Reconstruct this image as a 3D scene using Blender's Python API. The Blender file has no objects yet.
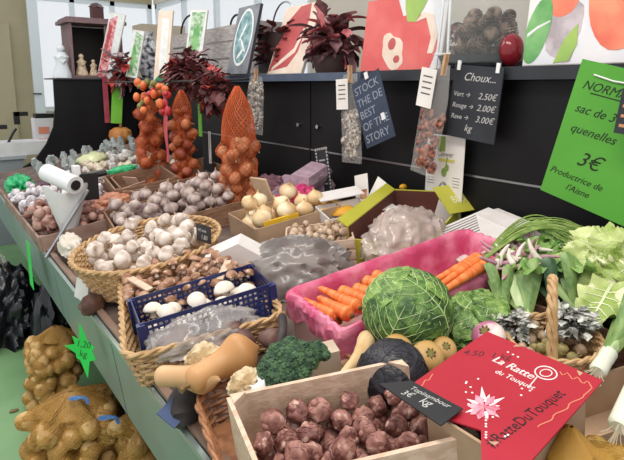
import bpy, math, random
from mathutils import Vector, Matrix, Euler, noise
R=math.radians; PI=math.pi
V=Vector
sc=bpy.context.scene; COL=sc.collection
rnd=random.Random(7)
# ------------------------------------------------------------ camera
F=540.0; PYC=180.0; PIT=R(10); YAW=R(36); CZ=1.55
cam=bpy.data.cameras.new('camera'); cam.sensor_width=36; cam.lens=F/624*36; cam.shift_y=-50/624
cam.clip_start=0.02
co=bpy.data.objects.new('camera',cam); COL.objects.link(co); co.location=(0,0,CZ)
co.rotation_euler=(R(90)-PIT,0,-YAW); sc.camera=co
def ray(px,py):
    xr=(px-312)/F; yu=-(py-PYC)/F
    h=math.cos(PIT)+yu*math.sin(PIT); z=-math.sin(PIT)+yu*math.cos(PIT)
    s,c=math.sin(YAW),math.cos(YAW)
    return V((h*s+xr*c,h*c-xr*s,z))
SL=math.atan(.14)
TB=Matrix(((math.cos(SL),0,-math.sin(SL),.43),(0,1,0,0),(math.sin(SL),0,math.cos(SL),.8),(0,0,0,1)))
TBI=TB.inverted()
def p(px,py,h):                       # a point h above the sloping bench, bench frame (u,v,w)
    d=TBI.to_3x3()@ray(px,py); c=TBI@V((0,0,CZ)); t=(h-c.z)/d.z
    return c+d*t
def W(px,py,X):                       # a point on the plane x=X
    d=ray(px,py); return V((0,0,CZ))+d*(X/d.x)
def WY(px,py,Y):
    d=ray(px,py); return V((0,0,CZ))+d*(Y/d.y)
def P(px,py,z):
    d=ray(px,py); return V((0,0,CZ))+d*((z-CZ)/d.z)
def T(x,y=None,z=None,rot=(0,0,0),s=1.0):
    if y is None: x,y,z=x
    m=Matrix.Translation((x,y,z))@Euler([R(a) for a in rot],'XYZ').to_matrix().to_4x4()
    if s!=1.0: m=m@Matrix.Scale(s,4)
    return m
def L(q,rot=(0,0,0),s=1.0): return TB@T(q[0],q[1],q[2],rot,s)
def LP(px,py,h,rot=(0,0,0),s=1.0): return L(p(px,py,h),rot,s)
def aim(a,b,up=V((0,0,1))):           # local x runs from a to b, z as near up as possible
    x=(b-a).normalized(); y=up.cross(x)
    if y.length<1e-4: y=V((0,1,0)).cross(x)
    y.normalize(); z=x.cross(y)
    return Matrix(((x.x,y.x,z.x,a.x),(x.y,y.y,z.y,a.y),(x.z,y.z,z.z,a.z),(0,0,0,1)))
# ------------------------------------------------------------ materials
def hx(s):
    s=s.lstrip('#'); o=[]
    for i in (0,2,4):
        c=int(s[i:i+2],16)/255; o.append(c/12.92 if c<=.04045 else ((c+.055)/1.055)**2.4)
    return (*o,1)
MC={}
def mk(name,c1='#888888',c2=None,scale=20,rough=.6,bump=0,bscale=None,kind='noise',alpha=1,metal=0,lo=.4,hi=.6,spec=.5,trans=0,emit=0,stretch=(1,1,1),sss=0,coat=0,c3=None,s3=60,t3=.6):
    if name in MC: return MC[name]
    m=bpy.data.materials.new(name); m.use_nodes=True; nt=m.node_tree; N=nt.nodes; K=nt.links
    b=N['Principled BSDF']; b.inputs['Roughness'].default_value=rough; b.inputs['Metallic'].default_value=metal
    b.inputs['Specular IOR Level'].default_value=spec; b.inputs['Alpha'].default_value=alpha
    b.inputs['Transmission Weight'].default_value=trans; b.inputs['Coat Weight'].default_value=coat
    if sss: b.inputs['Subsurface Weight'].default_value=sss; b.inputs['Subsurface Radius'].default_value=(.01,.006,.003)
    b.inputs['Base Color'].default_value=hx(c1)
    if emit: b.inputs['Emission Color'].default_value=hx(c1); b.inputs['Emission Strength'].default_value=emit
    if c2 or bump:
        tc=N.new('ShaderNodeTexCoord'); mp=N.new('ShaderNodeMapping'); mp.inputs['Scale'].default_value=stretch
        K.new(tc.outputs['Object'],mp.inputs['Vector'])
        def tex(sc_,kd):
            if kd=='voronoi':
                t=N.new('ShaderNodeTexVoronoi'); t.feature='DISTANCE_TO_EDGE'; o='Distance'
            elif kd=='cell':
                t=N.new('ShaderNodeTexVoronoi'); o='Distance'
            elif kd=='wave':
                t=N.new('ShaderNodeTexWave'); t.inputs['Distortion'].default_value=2.5; t.inputs['Detail'].default_value=2; o='Fac'
            else:
                t=N.new('ShaderNodeTexNoise'); t.inputs['Detail'].default_value=4; o='Fac'
            t.inputs['Scale'].default_value=sc_; K.new(mp.outputs['Vector'],t.inputs['Vector']); return t.outputs[o]
        if c2:
            rp=N.new('ShaderNodeValToRGB'); rp.color_ramp.elements[0].position=lo; rp.color_ramp.elements[1].position=hi
            rp.color_ramp.elements[0].color=hx(c1); rp.color_ramp.elements[1].color=hx(c2)
            K.new(tex(scale,kind),rp.inputs['Fac']); out=rp.outputs['Color']
            if c3:
                r2=N.new('ShaderNodeMapRange'); r2.inputs['From Min'].default_value=t3; r2.inputs['From Max'].default_value=t3+.06
                K.new(tex(s3,'noise'),r2.inputs['Value'])
                mx=N.new('ShaderNodeMix'); mx.data_type='RGBA'; mx.inputs['B'].default_value=hx(c3)
                K.new(r2.outputs['Result'],mx.inputs['Factor']); K.new(out,mx.inputs['A']); out=mx.outputs['Result']
            K.new(out,b.inputs['Base Color'])
        if bump:
            bp=N.new('ShaderNodeBump'); bp.inputs['Strength'].default_value=min(1,bump); bp.inputs['Distance'].default_value=.004
            K.new(tex(bscale or scale,kind),bp.inputs['Height']); K.new(bp.outputs['Normal'],b.inputs['Normal'])
    MC[name]=m; return m
# ------------------------------------------------------------ mesh builder
import bmesh
def _ico(sub):
    bm=bmesh.new(); bmesh.ops.create_icosphere(bm,subdivisions=sub,radius=1)
    r=([v.co.copy() for v in bm.verts],[[v.index for v in f.verts] for f in bm.faces]); bm.free(); return r
ICO={i:_ico(i) for i in (1,2,3,4,5)}
class MB:
    def __init__(s): s.v=[]; s.f=[]; s.m=[]
    def add(s,vs,fs,m=0,M=None):
        o=len(s.v)
        s.v+= [tuple(M@V(v)) for v in vs] if M is not None else [tuple(v) for v in vs]
        s.f+=[[i+o for i in f] for f in fs]; s.m+=[m]*len(fs); return s
    def box(s,c,d,m=0,M=None):
        x,y,z=c; a,b,e=d[0]/2,d[1]/2,d[2]/2
        vs=[(x-a,y-b,z-e),(x+a,y-b,z-e),(x+a,y+b,z-e),(x-a,y+b,z-e),(x-a,y-b,z+e),(x+a,y-b,z+e),(x+a,y+b,z+e),(x-a,y+b,z+e)]
        return s.add(vs,[(3,2,1,0),(4,5,6,7),(0,1,5,4),(1,2,6,5),(2,3,7,6),(3,0,4,7)],m,M)
    def tube(s,pts,r,n=6,m=0,closed=False,M=None,flat=1.0):
        pts=[V(q) for q in pts]; k=len(pts); rs=r if isinstance(r,(list,tuple)) else [r]*k
        vs=[];fs=[]; prev=None
        for i in range(k):
            if closed: t=pts[(i+1)%k]-pts[i-1]
            else: t=pts[min(i+1,k-1)]-pts[max(i-1,0)]
            if t.length<1e-9: t=V((0,0,1))
            t.normalize()
            if prev is None:
                a=V((0,0,1)) if abs(t.z)<.9 else V((1,0,0)); prev=(a-t*a.dot(t)).normalized()
            else:
                q=prev-t*prev.dot(t); prev=q.normalized() if q.length>1e-6 else prev
            b=t.cross(prev)
            for j in range(n):
                a=2*PI*j/n; vs.append(pts[i]+prev*(math.cos(a)*rs[i]*flat)+b*(math.sin(a)*rs[i]))
        for i in range(k if closed else k-1):
            for j in range(n):
                i2=(i+1)%k; fs.append((i*n+j,i*n+(j+1)%n,i2*n+(j+1)%n,i2*n+j))
        if not closed: fs.append(tuple(range(n))[::-1]); fs.append(tuple((k-1)*n+j for j in range(n)))
        return s.add(vs,fs,m,M)
    def lathe(s,prof,n=24,m=0,fn=None,M=None,mf=None):
        vs=[];fs=[];ms=[]
        for i,(r,z) in enumerate(prof):
            for j in range(n):
                a=2*PI*j/n; q=V((r*math.cos(a),r*math.sin(a),z))
                if fn: q=fn(q,a,i/(len(prof)-1))
                vs.append(q)
        for i in range(len(prof)-1):
            for j in range(n): fs.append((i*n+j,i*n+(j+1)%n,(i+1)*n+(j+1)%n,(i+1)*n+j))
        o=len(s.m); s.add(vs,fs,m,M)
        if mf:
            for i in range(len(prof)-1):
                for j in range(n): s.m[o+i*n+j]=mf(i/(len(prof)-1))
        return s
    def ico(s,c=(0,0,0),r=1,sub=2,m=0,sc=(1,1,1),fn=None,M=None):
        vs,fs=ICO[sub]; c=V(c); o=[]
        for q in vs:
            k=r*(fn(q) if fn else 1); o.append(V((q.x*sc[0]*k,q.y*sc[1]*k,q.z*sc[2]*k))+c)
        return s.add(o,fs,m,M)
    def grid(s,fn,nu,nv,m=0,cu=False,M=None):
        vs=[];fs=[]
        for i in range(nv+1):
            for j in range(nu+(0 if cu else 1)): vs.append(fn(j/nu,i/nv))
        w=nu if cu else nu+1
        for i in range(nv):
            for j in range(nu):
                j2=(j+1)%w; fs.append((i*w+j,i*w+j2,(i+1)*w+j2,(i+1)*w+j))
        return s.add(vs,fs,m,M)
    def prism(s,pts,z0,z1,m=0,M=None):
        n=len(pts); vs=[(x,y,z0) for x,y in pts]+[(x,y,z1) for x,y in pts]
        fs=[tuple(range(n))[::-1],tuple(range(n,2*n))]+[(i,(i+1)%n,n+(i+1)%n,n+i) for i in range(n)]
        return s.add(vs,fs,m,M)
    def build(s,name,mats,parent=None,M=None,ang=40):
        me=bpy.data.meshes.new(name); me.from_pydata(s.v,[],s.f); me.validate(); me.update()
        if not isinstance(mats,(list,tuple)): mats=[mats]
        for k in mats: me.materials.append(k)
        if len(me.polygons)==len(s.m): me.polygons.foreach_set('material_index',s.m)
        me.polygons.foreach_set('use_smooth',[True]*len(me.polygons)); me.set_sharp_from_angle(angle=R(ang))
        bm=bmesh.new(); bm.from_mesh(me); bmesh.ops.recalc_face_normals(bm,faces=bm.faces); bm.to_mesh(me); bm.free()
        o=bpy.data.objects.new(name,me); COL.objects.link(o)
        if parent is not None: o.parent=parent
        if M is not None:
            if parent is None: o.matrix_world=M
            else: o.matrix_local=M
        return o
def tag(o,label,cat,group=None,kind=None):
    o['label']=label; o['category']=cat
    if group: o['group']=group
    if kind: o['kind']=kind
    return o
def thing(name,label,cat,M=Matrix(),group=None):
    o=bpy.data.objects.new(name,None); o.empty_display_size=.02; COL.objects.link(o); o.matrix_world=M
    return tag(o,label,cat,group)
def struct(o): o['kind']='structure'; return o
def kids(o): return [c for c in bpy.data.objects if c.parent==o]
def copy_tree(src,M,kd):
    c=src.copy(); COL.objects.link(c); c.matrix_world=M
    for ch in kd:
        d=ch.copy(); COL.objects.link(d); d.parent=c
    return c
class Kind:                            # variants of a vegetable; the first use of each variant is the source itself
    def __init__(s,name,fns): s.name=name; s.fns=fns; s.pr=[None]*len(fns); s.k=0
    def put(s,M,label,cat,group=None,v=None):
        i=(s.k if v is None else v)%len(s.fns); s.k+=1
        if s.pr[i] is None:
            o=s.fns[i](); o.matrix_world=M; s.pr[i]=(o,kids(o))
        else: o=copy_tree(s.pr[i][0],M,s.pr[i][1])
        for k in ('group',):
            if k in o: del o[k]
        return tag(o,label,cat,group)
def text(body,size,parent,M,mat,name='lettering',shear=0,align='LEFT',off=0,ext=.0003,sp=1.0,label=None):
    c=bpy.data.curves.new(name,'FONT'); c.body=body; c.size=size; c.shear=shear; c.align_x=align; c.extrude=ext; c.offset=off; c.space_line=sp
    c.resolution_u=3
    o=bpy.data.objects.new(name,c); COL.objects.link(o); bpy.context.view_layer.update()
    me=bpy.data.meshes.new_from_object(o); bpy.data.objects.remove(o); bpy.data.curves.remove(c)
    me.materials.clear(); me.materials.append(mat)
    q=bpy.data.objects.new(name,me); COL.objects.link(q); q.parent=parent; q.matrix_local=M
    if label: q['label']=label
    return q
def nz(q,s=1.0,o=0.0): return noise.noise(V(q)*s+V((o,o*1.7,-o)))
def randrot(): return Euler((rnd.uniform(0,6.28),rnd.uniform(0,6.28),rnd.uniform(0,6.28))).to_matrix().to_4x4()
def pack(n,samp,rs,floor=0.0,have=None,tries=14,k=0.0,c=(0,0)):
    out=list(have or []); res=[]
    for i in range(n):
        r=rs() if callable(rs) else rs; best=None
        for _ in range(tries):
            x,y=samp(); z=floor(x,y)+r if callable(floor) else floor+r
            for (a,b,e,q) in out:
                d2=(a-x)**2+(b-y)**2; R2=(r+q)**2
                if d2<R2: z=max(z,e+math.sqrt(R2-d2))
            s=z+k*math.hypot(x-c[0],y-c[1])
            if best is None or s<best[0]: best=(s,x,y,z)
        t=(best[1],best[2],best[3],r); out.append(t); res.append(t)
    return res
def rect_s(x0,x1,y0,y1): return lambda:(rnd.uniform(x0,x1),rnd.uniform(y0,y1))
def ell_s(a,b):
    def f():
        t=rnd.uniform(0,6.283); q=math.sqrt(rnd.random()); return (a*q*math.cos(t),b*q*math.sin(t))
    return f
# common materials
wood=mk('pale poplar wood','#c2a58c','#d6bca4',14,.65,.25,40,kind='noise',stretch=(1,6,6))
woodd=mk('rough brown wood','#7a5840','#94715a',16,.7,.3,40,stretch=(1,6,6))
card=mk('brown cardboard','#a98c70','#b89b7e',9,.8,.15)
wick=mk('honey wicker','#b08a5c','#c9a679',40,.6,.3)
wickd=mk('red brown wicker','#8a5a3c','#a8754f',40,.6,.3)
black=mk('black laminate','#100f11','#161517',4,.5,spec=.25)
film=mk('clear crumpled plastic','#d8d2cc',None,rough=.14,alpha=.26,spec=.9)
filmg=mk('milky grey plastic','#9c9490',None,rough=.22,alpha=.66,spec=.7)
white=mk('white paint','#e6e6e6',None,rough=.5)
paper=mk('white paper','#e9e4de','#dfd9d2',6,.8)
chalk=mk('chalk white','#b9b8b4',None,rough=.9)
inkm=mk('black ink','#14240f',None,rough=.6)
slate=mk('blackboard','#22252b','#2b2e35',8,.7)
steel=mk('brushed steel','#b8bcc0',None,rough=.3,metal=1)
peg=mk('clothes peg wood','#c9a37c','#b88f66',40,.7)
def frame3(TL,TR,BL):                 # world corners -> local frame at BL: x right, y up, z out of the face
    x=(TR-TL); w=x.length; x.normalize(); y=TL-BL; y=y-x*y.dot(x); h=y.length; y.normalize(); z=x.cross(y)
    o=TL-y*h
    return Matrix(((x.x,y.x,z.x,o.x),(x.y,y.y,z.y,o.y),(x.z,y.z,z.z,o.z),(0,0,0,1))),w,h
# containers
def crate(name,label,M,w,d,h,mat,th=.006,post=.016,slats=0,group=None,cat='crate',low=(),fl=True,postm=None,K=None):
    t=thing(name,label,cat,M,group)
    def KB(b):
        if K is not None: b.v=[tuple(K@V(q)) for q in b.v]
        return b
    if fl: KB(MB().box((0,0,th/2+.001),(w-.002,d-.002,th))).build('base',mat,t)
    for i,(cx,cy,lx,ly) in enumerate(((0,-d/2,w,th),(w/2,0,th,d),(0,d/2,w,th),(-w/2,0,th,d))):
        hh=h*(low[i] if low else 1); b=MB()
        if slats:
            sh=hh/(slats*1.25)
            for k in range(slats): b.box((cx,cy,sh/2+k*(hh-sh)/(max(1,slats-1))),(lx,ly,sh))
        else: b.box((cx,cy,hh/2),(lx if lx<w else w-th,ly if ly<d else d-th,hh))
        KB(b).build('side_panel',mat,t)
    for sx in (-1,1):
        for sy in (-1,1):
            b=MB(); q=post/2+th/2; b.prism([(0,0),(-sx*post*1.3,0),(0,-sy*post*1.3)],.008,h*1.03,0,T(sx*(w/2-th/2),sy*(d/2-th/2),0)); KB(b).build('corner_post',postm or mat,t)
    return t
def rrect(a,b,r,n):
    seg=[]; per=2*(2*(a-r)+2*(b-r))+2*PI*r
    def at(s):
        s%=per
        parts=[(V((a,-b+r)),V((0,1)),2*(b-r)),(V((a-r,b-r)),0,PI/2*r),(V((a-r,b)),V((-1,0)),2*(a-r)),(V((-a+r,b-r)),PI/2,PI/2*r),(V((-a,b-r)),V((0,-1)),2*(b-r)),(V((-a+r,-b+r)),PI,PI/2*r),(V((-a+r,-b)),V((1,0)),2*(a-r)),(V((a-r,-b+r)),1.5*PI,PI/2*r)]
        for q,dd,ln in parts:
            if s<=ln+1e-9:
                if isinstance(dd,Vector): e=q+dd*s; nn=V((dd.y,-dd.x)); return e,nn
                an=dd+s/r if r else dd; nn=V((math.cos(an),math.sin(an))); return q+nn*r,nn
            s-=ln
        return parts[0][0],V((1,0))
    return [at(per*i/n) for i in range(n)]
def ellp(a,b,n):
    o=[]
    for i in range(n):
        t=2*PI*i/n; nn=V((math.cos(t)/a,math.sin(t)/b)).normalized(); o.append((V((a*math.cos(t),b*math.sin(t))),nn))
    return o
def wicker(name,label,M,path,h,flare,mat,rows=10,stakes=40,rr=.004,rim=.009,floor=True,handle=None,group=None,amp=.004,rimlabel=None):
    t=thing(name,label,'basket',M,group); n=len(path)
    def at(i,z,off=0):
        q,nn=path[i%n]; e=q+nn*(flare*(z/h-1)+off); return V((e.x,e.y,z))
    b=MB()
    for k in range(rows):
        z=.006+(h-.012)*k/(rows-1)
        b.tube([at(i,z,amp*math.cos(PI*stakes*i/n+k*PI)) for i in range(n)],rr,4,closed=True)
    b.build('woven_wall',mat,t)
    b=MB()
    for j in range(stakes):
        i=int(n*j/stakes); b.tube([at(i,z) for z in (.002,h*.33,h*.66,h)],rr*.8,4)
    b.build('stakes',mat,t)
    b=MB()
    for ph in (0,PI):
        b.tube([at(i,h+rim*.5*math.sin(i*PI*stakes/n*.8+ph),rim*.5*math.cos(i*PI*stakes/n*.8+ph)) for i in range(n)],rim*.62,6,closed=True)
    b.build('rim',mat,t)
    if floor:
        b=MB(); pts=[]
        for i in range(n): e=at(i,0); pts.append((e.x*.99,e.y*.99))
        b.prism(pts,.002,.007); b.build('base',mat,t)
    if handle:
        a,hh,rt=handle; ca,sa=math.cos(rt),math.sin(rt); b=MB()
        for q in range(3):
            pts=[]
            for i in range(33):
                s=PI*i/32; x=math.cos(s)*a; z=h*.3+math.sin(s)*hh; o=.006*math.cos(i*.9+q*2.1); o2=.006*math.sin(i*.9+q*2.1)
                pts.append((x*ca-o*sa,x*sa+o*ca,z+o2))
            b.tube(pts,.006,6)
        b.build('handle',mat,t)
    return t
def crumple(name,label,cat,M,dims,mat,seed=0,amp=.18,flat=.0,parent=None,sub=4,freq=2.2,skirt=0,fold=0,fdir=(1,0)):
    b=MB()
    def fn(q):
        w_=V((noise.noise(q*2+V((seed,9,0))),noise.noise(q*2+V((3,seed,0))),noise.noise(q*2+V((seed,0,5)))))*.5
        e=q+w_; a=abs(noise.noise(e*freq*.8+V((seed,0,0))))*1.1+.5*abs(noise.noise(V((e.x*4,e.y*1.5,e.z*3))*freq*.7+V((0,seed,0))))+.16*abs(noise.noise(e*freq*4+V((0,0,seed))))
        if fold: c_=q.x*fdir[1]-q.y*fdir[0]; g=abs(noise.noise(V((c_*7+w_.x*1.5,(q.x*fdir[0]+q.y*fdir[1])*.7,seed)))); a+=fold*(.35-g)*2
        return 1-amp*2.2*(a-.3)
    vs,fs=ICO[sub]; o=[]
    for q in vs:
        k=fn(q); z=q.z*dims[2]*k
        x=q.x*dims[0]*k; y=q.y*dims[1]*k
        if z<0: z*=flat; 
        if skirt and q.z<.25: x*=1+skirt*(.25-q.z); y*=1+skirt*(.25-q.z)
        o.append((x,y,z))
    b.add(o,fs)
    ob=b.build(name,mat,parent,M,ang=75)
    if parent is None: tag(ob,label,cat)
    return ob
# ------------------------------------------------------------ vegetables (built around their middle, radius 1 = their own real size)
def root_empty(name): 
    o=bpy.data.objects.new(name,None); o.empty_display_size=.02; COL.objects.link(o); return o
g_skin=mk('garlic skin','#b8a496','#e6dacf',30,.6,.2,60,stretch=(1,1,.3))
g_skinp=mk('mauve garlic skin','#9a8682','#c8b5ac',30,.6,.2,60,stretch=(1,1,.3))
g_stem=mk('dry garlic stem','#b8a083',None,rough=.8)
def garlic(r,seed,skin,lobes=7,parts=True):
    def f():
        b=MB(); prof=[(0.02,-.72),(.3,-.78),(.62,-.7),(.88,-.42),(1,-.05),(.94,.3),(.72,.6),(.42,.82),(.2,1.0),(.13,1.25)]
        def fn(q,a,t):
            k=1+.13*abs(math.cos(a*lobes/2+seed))*math.sin(PI*min(1,t*1.1))-.04; k+=.05*nz((math.cos(a)*2,math.sin(a)*2,t*3),1,seed)
            return V((q.x*k*r,q.y*k*r,q.z*r*.86))
        b.lathe(prof,24,0,fn)
        if not parts: return b.build('garlic_bulb',skin)
        t=root_empty('garlic_bulb'); b.build('bulb',skin,t)
        MB().tube([(0,0,r*.95),(r*.05,0,r*1.15),(r*.12,r*.06,r*1.35)],[r*.14,r*.1,r*.11],7).build('stem',g_stem,t)
        return t
    return f
def onion(r,seed,m,neck=1.35,tipm=None,name='onion'):
    def f():
        t=root_empty(name); b=MB()
        prof=[(.05,-.92),(.35,-.88),(.7,-.68),(.93,-.32),(1,.02),(.93,.35),(.7,.64),(.42,.82),(.22,.95),(.13,1.1)]
        b.lathe([(x,z) for x,z in prof],24,0,lambda q,a,tt:V((q.x*r*(1+.04*nz((q.x,q.y,0),2,seed)),q.y*r*(1+.04*nz((q.y,q.x,1),2,seed)),q.z*r*.93)))
        b.build('bulb',m,t)
        MB().tube([(0,0,r),(r*.06,0,r*1.15),(r*.15,r*.05,r*neck)],[r*.14,r*.08,r*.1],7).build('dry_neck',tipm or m,t)
        return t
    return f
def tuber(r,seed,m,el=1.2,knob=.35,name='tuber',f1=1.6,sub=3):
    def f():
        def fn(q):
            k=1+knob*noise.noise(q*f1+V((seed*3.1,0,seed)))+knob*.35*noise.noise(q*f1*2.6+V((seed,seed,0)))
            return k*r
        return MB().ico((0,0,0),1,sub,0,(el,1,.92),fn).build(name,m)
    return f
m_tuber=mk('purple brown tuber skin','#6a3d36','#a5756a',26,.6,.8,60,c3='#c9a597',s3=45,t3=.6)
def artichoke(r,seed):
    def f():
        b=MB()
        def fn(q): return r*(1+.26*noise.noise(q*1.4+V((seed,2,0)))+.13*noise.noise(q*3.6+V((0,seed,0)))+.05*noise.noise(q*9))
        b.ico((0,0,0),1,3,0,(1.12,1,.95),fn)
        rr=random.Random(seed)
        for k in range(5):
            a=rr.uniform(0,6.28); z=rr.uniform(-.5,.8); q=math.sqrt(1-z*z); c=V((q*math.cos(a),q*math.sin(a),z))*r*.85
            b.ico(c,r*rr.uniform(.28,.45),2,0,(1,1,1),lambda s:1+.15*noise.noise(s*3+V((seed,k,0))))
        # concentric skin rings
        for k in range(4):
            z=-.6+.38*k; pts=[]
            for i in range(20):
                a=2*PI*i/20; d=V((math.cos(a)*math.sqrt(max(0,1-z*z)),math.sin(a)*math.sqrt(max(0,1-z*z)),z)); kk=fn(d.normalized()); pts.append((d.x*kk*1.12,d.y*kk,d.z*kk*.95))
            b.tube(pts,r*.035,4,closed=True)
        return b.build('jerusalem_artichoke',m_tuber)
    return f
m_potato=mk('golden potato skin','#b08444','#d4aa62',12,.6,.4,50,c3='#7c5428',s3=30,t3=.62)
m_potl=mk('tan potato skin','#b58d54','#d6b074',12,.6,.4,50,c3='#8a6534',s3=30,t3=.62)
m_capb=mk('brown mushroom cap','#8f6348','#bf967a',22,.6,.15,c3='#d9c2b0',s3=60,t3=.6)
m_capw=mk('white mushroom cap','#e2d6c6','#f1e9de',14,.6,.1)
m_stemm=mk('mushroom stem','#d8c8b6',None,rough=.7)
def mushroom(r,seed,cap,name='mushroom'):
    def f():
        t=root_empty(name)
        prof=[(.02,.92),(.4,.85),(.75,.6),(.97,.2),(1,-.05),(.9,-.22),(.6,-.14),(.25,-.1)]
        MB().lathe([(x*r,z*r*.85) for x,z in prof],18,0,lambda q,a,tt:q*(1+.06*nz((math.cos(a),math.sin(a),0),1.5,seed))).build('cap',cap,t)
        MB().tube([(0,0,-.1*r),(0,0,-.5*r),(r*.05,0,-.85*r)],[r*.34,r*.32,r*.38],9).build('stem',m_stemm,t)
        return t
    return f
m_carrot=mk('orange carrot','#d9692a','#ec8a46',30,.45,.3,40,stretch=(3,.3,.3),c3='#b8501c',s3=90,t3=.66)
m_crown=mk('carrot crown','#5f5a26','#7a4a24',30,.8)
def carrot(ln,r,seed):                 # along +x, crown at 0
    def f():
        t=root_empty('carrot'); n=14; pts=[];rs=[]
        for i in range(n+1):
            s=i/n; pts.append((ln*s,.02*math.sin(s*3+seed)*ln,.01*math.sin(s*5+seed)*ln)); rs.append(r*(min(1,.35+s*9)*(1-.62*s**1.2))*(1 if s<.93 else .45)*(1+.04*math.sin(s*40+seed)))
        MB().tube(pts,rs,14).build('root',m_carrot,t)
        MB().tube([(-.004,0,0),(.001,0,0)],[r*.26,r*.4],8).build('crown',m_crown,t); return t
    return f
def long_root(name,ln,r0,r1,mat,tip,tipm,bend=.04,seed=0,n=22):
    def f():
        t=root_empty(name); pts=[];rs=[]
        for i in range(n+1):
            s=i/n; pts.append((ln*s,bend*ln*math.sin(s*PI),.01*ln*math.sin(s*4+seed))); k=(r0+(r1-r0)*s)*(1+.03*math.sin(s*31+seed))
            if s<.06: k*=.6+.4*s/.06
            if s>.92: k*=1-.7*((s-.92)/.08)**2
            rs.append(k)
        MB().tube(pts,rs,14).build('root',mat,t); MB().tube([(-.012,0,0),(.003,0,0)],[r0*tip*.8,r0*tip],8).build('crown',tipm,t); return t
    return f
# leafy heads
def patch(b,R_,c,d,wa,wb,seed,crk,mleaf,mvein,lift=.0,nu=18,nv=18,ruff=.0,vein=True,thick=0):
    """a leaf laid on a ball of radius R_; d = outward direction of the leaf's middle, growing towards +z of its frame"""
    d=V(d).normalized(); up=V((0,0,1)); up=(up-d*up.dot(d)); up=up.normalized() if up.length>1e-3 else V((1,0,0)); rt=up.cross(d)
    def pt(s,t,o=0):
        u=(s-.5)*2; v=(t-.5)*2; wd=math.sqrt(max(0,1-(max(v,-.98))**4*.72))
        a=u*wa*wd; e=v*wb
        q=d*math.cos(a)*math.cos(e)+rt*math.sin(a)*math.cos(e)+up*math.sin(e)
        edge=max(abs(u),max(0,v))**3
        k=R_*(1+lift*edge+crk*noise.noise(q*R_*75+V((seed,0,0)))+ruff*edge*noise.noise(V((u*3,v*3,seed))*1.6)) +o
        return V(c)+q*k
    b.grid(lambda s,t:pt(s,t),nu,nv,mleaf)
    if vein:
        w=R_*.015
        b.tube([pt(.5,i/12,.0012) for i in range(12)],[w*(1.5-i*.1) for i in range(12)],5,mvein)
        for k in range(1,7):
            for sg in (-1,1):
                t0=.04+.12*k; pts=[]
                for i in range(8): 
                    f=i/7; pts.append(pt(.5+sg*.46*f,min(.97,t0+.25*f**1.2+.02*math.sin(f*6+k)),.0008))
                b.tube(pts,[w*.62*(1-.7*i/7) for i in range(8)],4,mvein)
                for kk in (2,4):
                    q0=pts[kk]; f0=kk/7; b.tube([pt(.5+sg*(.46*f0+.1*i/4),min(.98,t0+.25*f0+.16*i/4+.03),.0008) for i in range(5)],[w*.3*(1-.5*i/5) for i in range(5)],4,mvein)
m_sav=mk('savoy green','#2f4f22','#5d8238',40,.5,.8,110,kind='noise',c3='#7f9f55',s3=70,t3=.62)
m_savl=mk('light savoy green','#55792f','#86a552',40,.5,.8,110,c3='#a9bf78',s3=70,t3=.62)
m_vein=mk('pale green vein','#a3bb74','#c2d09a',30,.5)
m_pale=mk('pale cabbage green','#94ab52','#ccd591',9,.5,.5,70,c3='#e2e4b8',s3=20,t3=.58)
m_rib=mk('cabbage rib white','#d4dcae','#e8ebcf',10,.4)
m_dark=mk('dark purple leaf','#18171c','#2c2a33',20,.42,.9,60)
m_darkv=mk('dark purple vein','#26242c','#3a3640',20,.5)
def head(name,label,cat,M,r,leaves,mats,crk=.04,core=.93,sc=(1,1,.9),seed=1,lift=.05,ruff=.12,wa=.95,wb=1.15,sub=5):
    t=thing(name,label,cat,M); S=Matrix.Diagonal((*sc,1))
    b=MB(); b.ico((0,0,0),r*core,sub,0,(1,1,1),lambda q:1+crk*noise.noise(q*r*80)+crk*.6*noise.noise(q*r*170),S); b.build('heart',mats[0],t)
    for i,d in enumerate(leaves):
        b=MB(); patch(b,r*(1+.012*i),(0,0,0),d,wa,wb,seed+i*7,crk*.8,0,1,lift,28,28,ruff)
        for k in range(len(b.v)): q=b.v[k]; b.v[k]=(q[0]*sc[0],q[1]*sc[1],q[2]*sc[2])
        b.build('leaf',[mats[min(1,len(mats)-2) if i%2 else 0],mats[-1]],t)
    return t
m_broc=mk('broccoli green','#2a4430','#4b6a45',70,.7,.9,160)
m_brst=mk('broccoli stalk','#7d9a55','#98b070',20,.6)
def broccoli(r,seed,nf=9):
    def f():
        t=root_empty('broccoli'); rr=random.Random(seed)
        MB().tube([(0,0,-r*1.1),(0,0,-r*.3)],[r*.3,r*.45],12).build('stalk',m_brst,t)
        cs=[(0,0,.35)]+[(math.cos(2*PI*i/nf)*.62,math.sin(2*PI*i/nf)*.62,rr.uniform(-.12,.1)) for i in range(nf)]+[(math.cos(2*PI*i/5+.4)*.34,math.sin(2*PI*i/5+.4)*.34,.24) for i in range(5)]
        for c in cs:
            b=MB(); cr=r*rr.uniform(.36,.46); c=V(c)*r; b.ico(c,cr*.9,2)
            for k in range(90):
                z=rr.uniform(-.45,1); a=rr.uniform(0,6.28); q=math.sqrt(1-z*z); d=V((q*math.cos(a),q*math.sin(a),z)); b.ico(c+d*cr*.88,cr*rr.uniform(.12,.19),1)
            b.build('floret',m_broc,t)
        return t
    return f
m_cel=mk('celeriac skin','#a98c62','#dccba8',22,.8,.9,60,c3='#7c6240',s3=34,t3=.58)
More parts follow.
